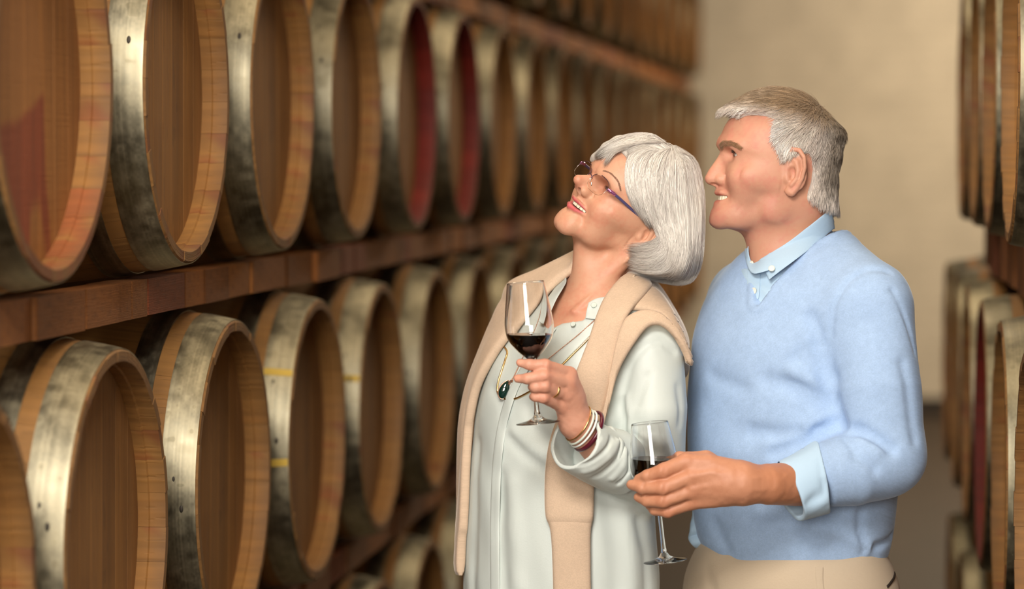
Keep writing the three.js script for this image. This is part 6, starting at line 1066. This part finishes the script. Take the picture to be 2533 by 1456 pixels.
// ---------------------------------------------------------------- jewellery
const goldMat = std({ color: lin(0.78, 0.52, 0.22), metalness: 1, roughness: 0.28 }), roseMat = std({ color: lin(0.72, 0.42, 0.30), metalness: 1, roughness: 0.3 });
const lift = (x, y, z) => Math.min(blouseField(x, y, z), 1);
const onBlouse = (a, r, dz = 0.001) => a.map(([px, py]) => { const z = hit(lift, px, py); return [...U(px, py, z + dz + r), r]; });
function worn(name, label, category, at, mats) {
  const b = V(...at), w = b.clone().applyMatrix4(FRAME), o = group(name, label, category, w.toArray(), YAW); const inv = new THREE.Matrix4().makeTranslation(-b.x, -b.y, -b.z);
  return { o, add: (n, g, m) => put(n, matrixGeo(g, inv), m, o) };
}
{
  const n1 = worn('pendant_necklace', 'fine rose-gold chain with a dark green teardrop pendant on the blouse', 'necklace', U(1246, 966, hit(lift, 1246, 966)));
  const ch = onBlouse([[1470, 792], [1432, 826], [1385, 864], [1340, 900], [1300, 930], [1266, 944]], 0.0009), ch2 = onBlouse([[1352, 742], [1335, 790], [1312, 840], [1290, 890], [1274, 925], [1264, 944]], 0.0009);
  const beads = (pts, step, r) => { const L = [], g0 = new THREE.SphereGeometry(r, 6, 5); let len = 0; for (let i = 0; i < 200; i++) { const p = curveAt(pts, i / 200), q = curveAt(pts, (i + 1) / 200); len += Math.hypot(p[0] - q[0], p[1] - q[1], p[2] - q[2]); } const n = Math.round(len / step); for (let i = 0; i <= n; i++) { const p = curveAt(pts, i / n), g = g0.clone(); g.scale(i % 2 ? 1 : 0.75, i % 2 ? 0.75 : 1, 0.9); g.translate(p[0], p[1], p[2]); L.push(g); } return mergeGeometries(L); };
  n1.add('chain', mergeGeometries([beads(ch, 0.0021, 0.00125), beads(ch2, 0.0021, 0.00125)]), roseMat).userData = { kind: 'stuff' };
  const p = U(1247, 967, hit(lift, 1247, 967) + 0.006), stone = new THREE.SphereGeometry(0.0105, 32, 24); const sp = stone.attributes.position; for (let i = 0; i < sp.count; i++) { const y = sp.getY(i) / 0.0105, t = y > 0 ? 1 - 0.45 * y * y : 1; sp.setXYZ(i, sp.getX(i) * 0.86 * t, sp.getY(i) * (y > 0 ? 1.75 : 1.25), sp.getZ(i) * 0.5 * t); } stone.computeVertexNormals(); stone.rotateZ(-0.35); stone.translate(...p);
  n1.add('stone', stone, phy({ color: lin(0.001, 0.022, 0.016), roughness: 0.08, clearcoat: 1, clearcoatRoughness: 0.03 }));
  const rim = []; for (let k = 0; k <= 24; k++) { const a = k / 24 * 2 * Math.PI, y = Math.sin(a), t = y > 0 ? 1 - 0.45 * y * y : 1, x = Math.cos(a) * 0.0096 * t, yy = y * 0.0110 * (y > 0 ? 1.75 : 1.25); rim.push([p[0] + x * Math.cos(-0.35) - yy * Math.sin(-0.35), p[1] + x * Math.sin(-0.35) + yy * Math.cos(-0.35), p[2], 0.0009]); }
  n1.add('setting', cord(rim, 60, 6), roseMat);
  n1.add('bail', cord([...onBlouse([[1258, 950], [1262, 944], [1267, 938]], 0.0016, 0.003)], 10, 6), roseMat);
  const n2 = worn('snake_chain_necklace', 'long smooth gold chain looping below the green pendant', 'necklace', U(1240, 985, hit(lift, 1240, 985)));
  n2.add('chain', cord(onBlouse([[1490, 800], [1450, 842], [1420, 872], [1384, 908], [1345, 945], [1310, 968], [1272, 986], [1244, 985], [1231, 970], [1232, 945], [1241, 915], [1250, 888], [1254, 868], [1240, 850]], 0.0017, 0.0015), 140, 8), goldMat);
}
{ // bangles on the raised wrist
  const axis = V(0.78, -0.52, -0.35).normalize(), ring = (px, py, lz, R, r, squash = 1) => { const g = new THREE.TorusGeometry(R, r, 10, 72); g.scale(1, 1, squash); g.applyQuaternion(new THREE.Quaternion().setFromUnitVectors(V(0, 0, 1), axis)); g.translate(...U(px, py, lz)); return g; };
  const b1 = worn('bangle', 'thin gold bangle nearest to the raised hand', 'bracelet', U(1430, 1046, .255)); b1.add('ring', ring(1430, 1046, .255, 0.0318, 0.0012), goldMat);
  const pale = std({ color: lin(0.66, 0.72, 0.64), roughness: 0.35 });
  const b2 = worn('bangle', 'pale green bangle beside the thin gold one', 'bracelet', U(1437, 1055, .250)); b2.add('ring', ring(1437, 1055, .250, 0.0318, 0.0019), pale);
  const b3 = worn('bangle', 'white bangle between the pale green and the dark red ones', 'bracelet', U(1444, 1060, .246)); b3.add('ring', ring(1444, 1060, .246, 0.0330, 0.0018), std({ color: lin(0.78, 0.8, 0.76), roughness: 0.35 }));
  const b4 = worn('bangle', 'broad dark red bangle next to the blouse cuff', 'bracelet', U(1456, 1066, .240)); b4.add('ring', ring(1456, 1066, .240, 0.0345, 0.0030, 1.3), phy({ color: lin(0.09, 0.006, 0.018), roughness: 0.3, clearcoat: 0.5 }));
  const f = womanHandParts.fingers[2], a = V(f[0][0], f[0][1], f[0][2]), b = V(f[1][0], f[1][1], f[1][2]), c = a.clone().lerp(b, 0.52), g = new THREE.TorusGeometry(0.0110, 0.0013, 8, 40); g.scale(1, 1, 1.7); g.applyQuaternion(new THREE.Quaternion().setFromUnitVectors(V(0, 0, 1), b.clone().sub(a).normalize())); g.translate(c.x, c.y, c.z);
  const r = worn('finger_ring', "plain gold band on the ring finger of the woman's raised hand", 'ring', c.toArray()); r.add('band', g, goldMat);
}
renderer.render(scene, camera);
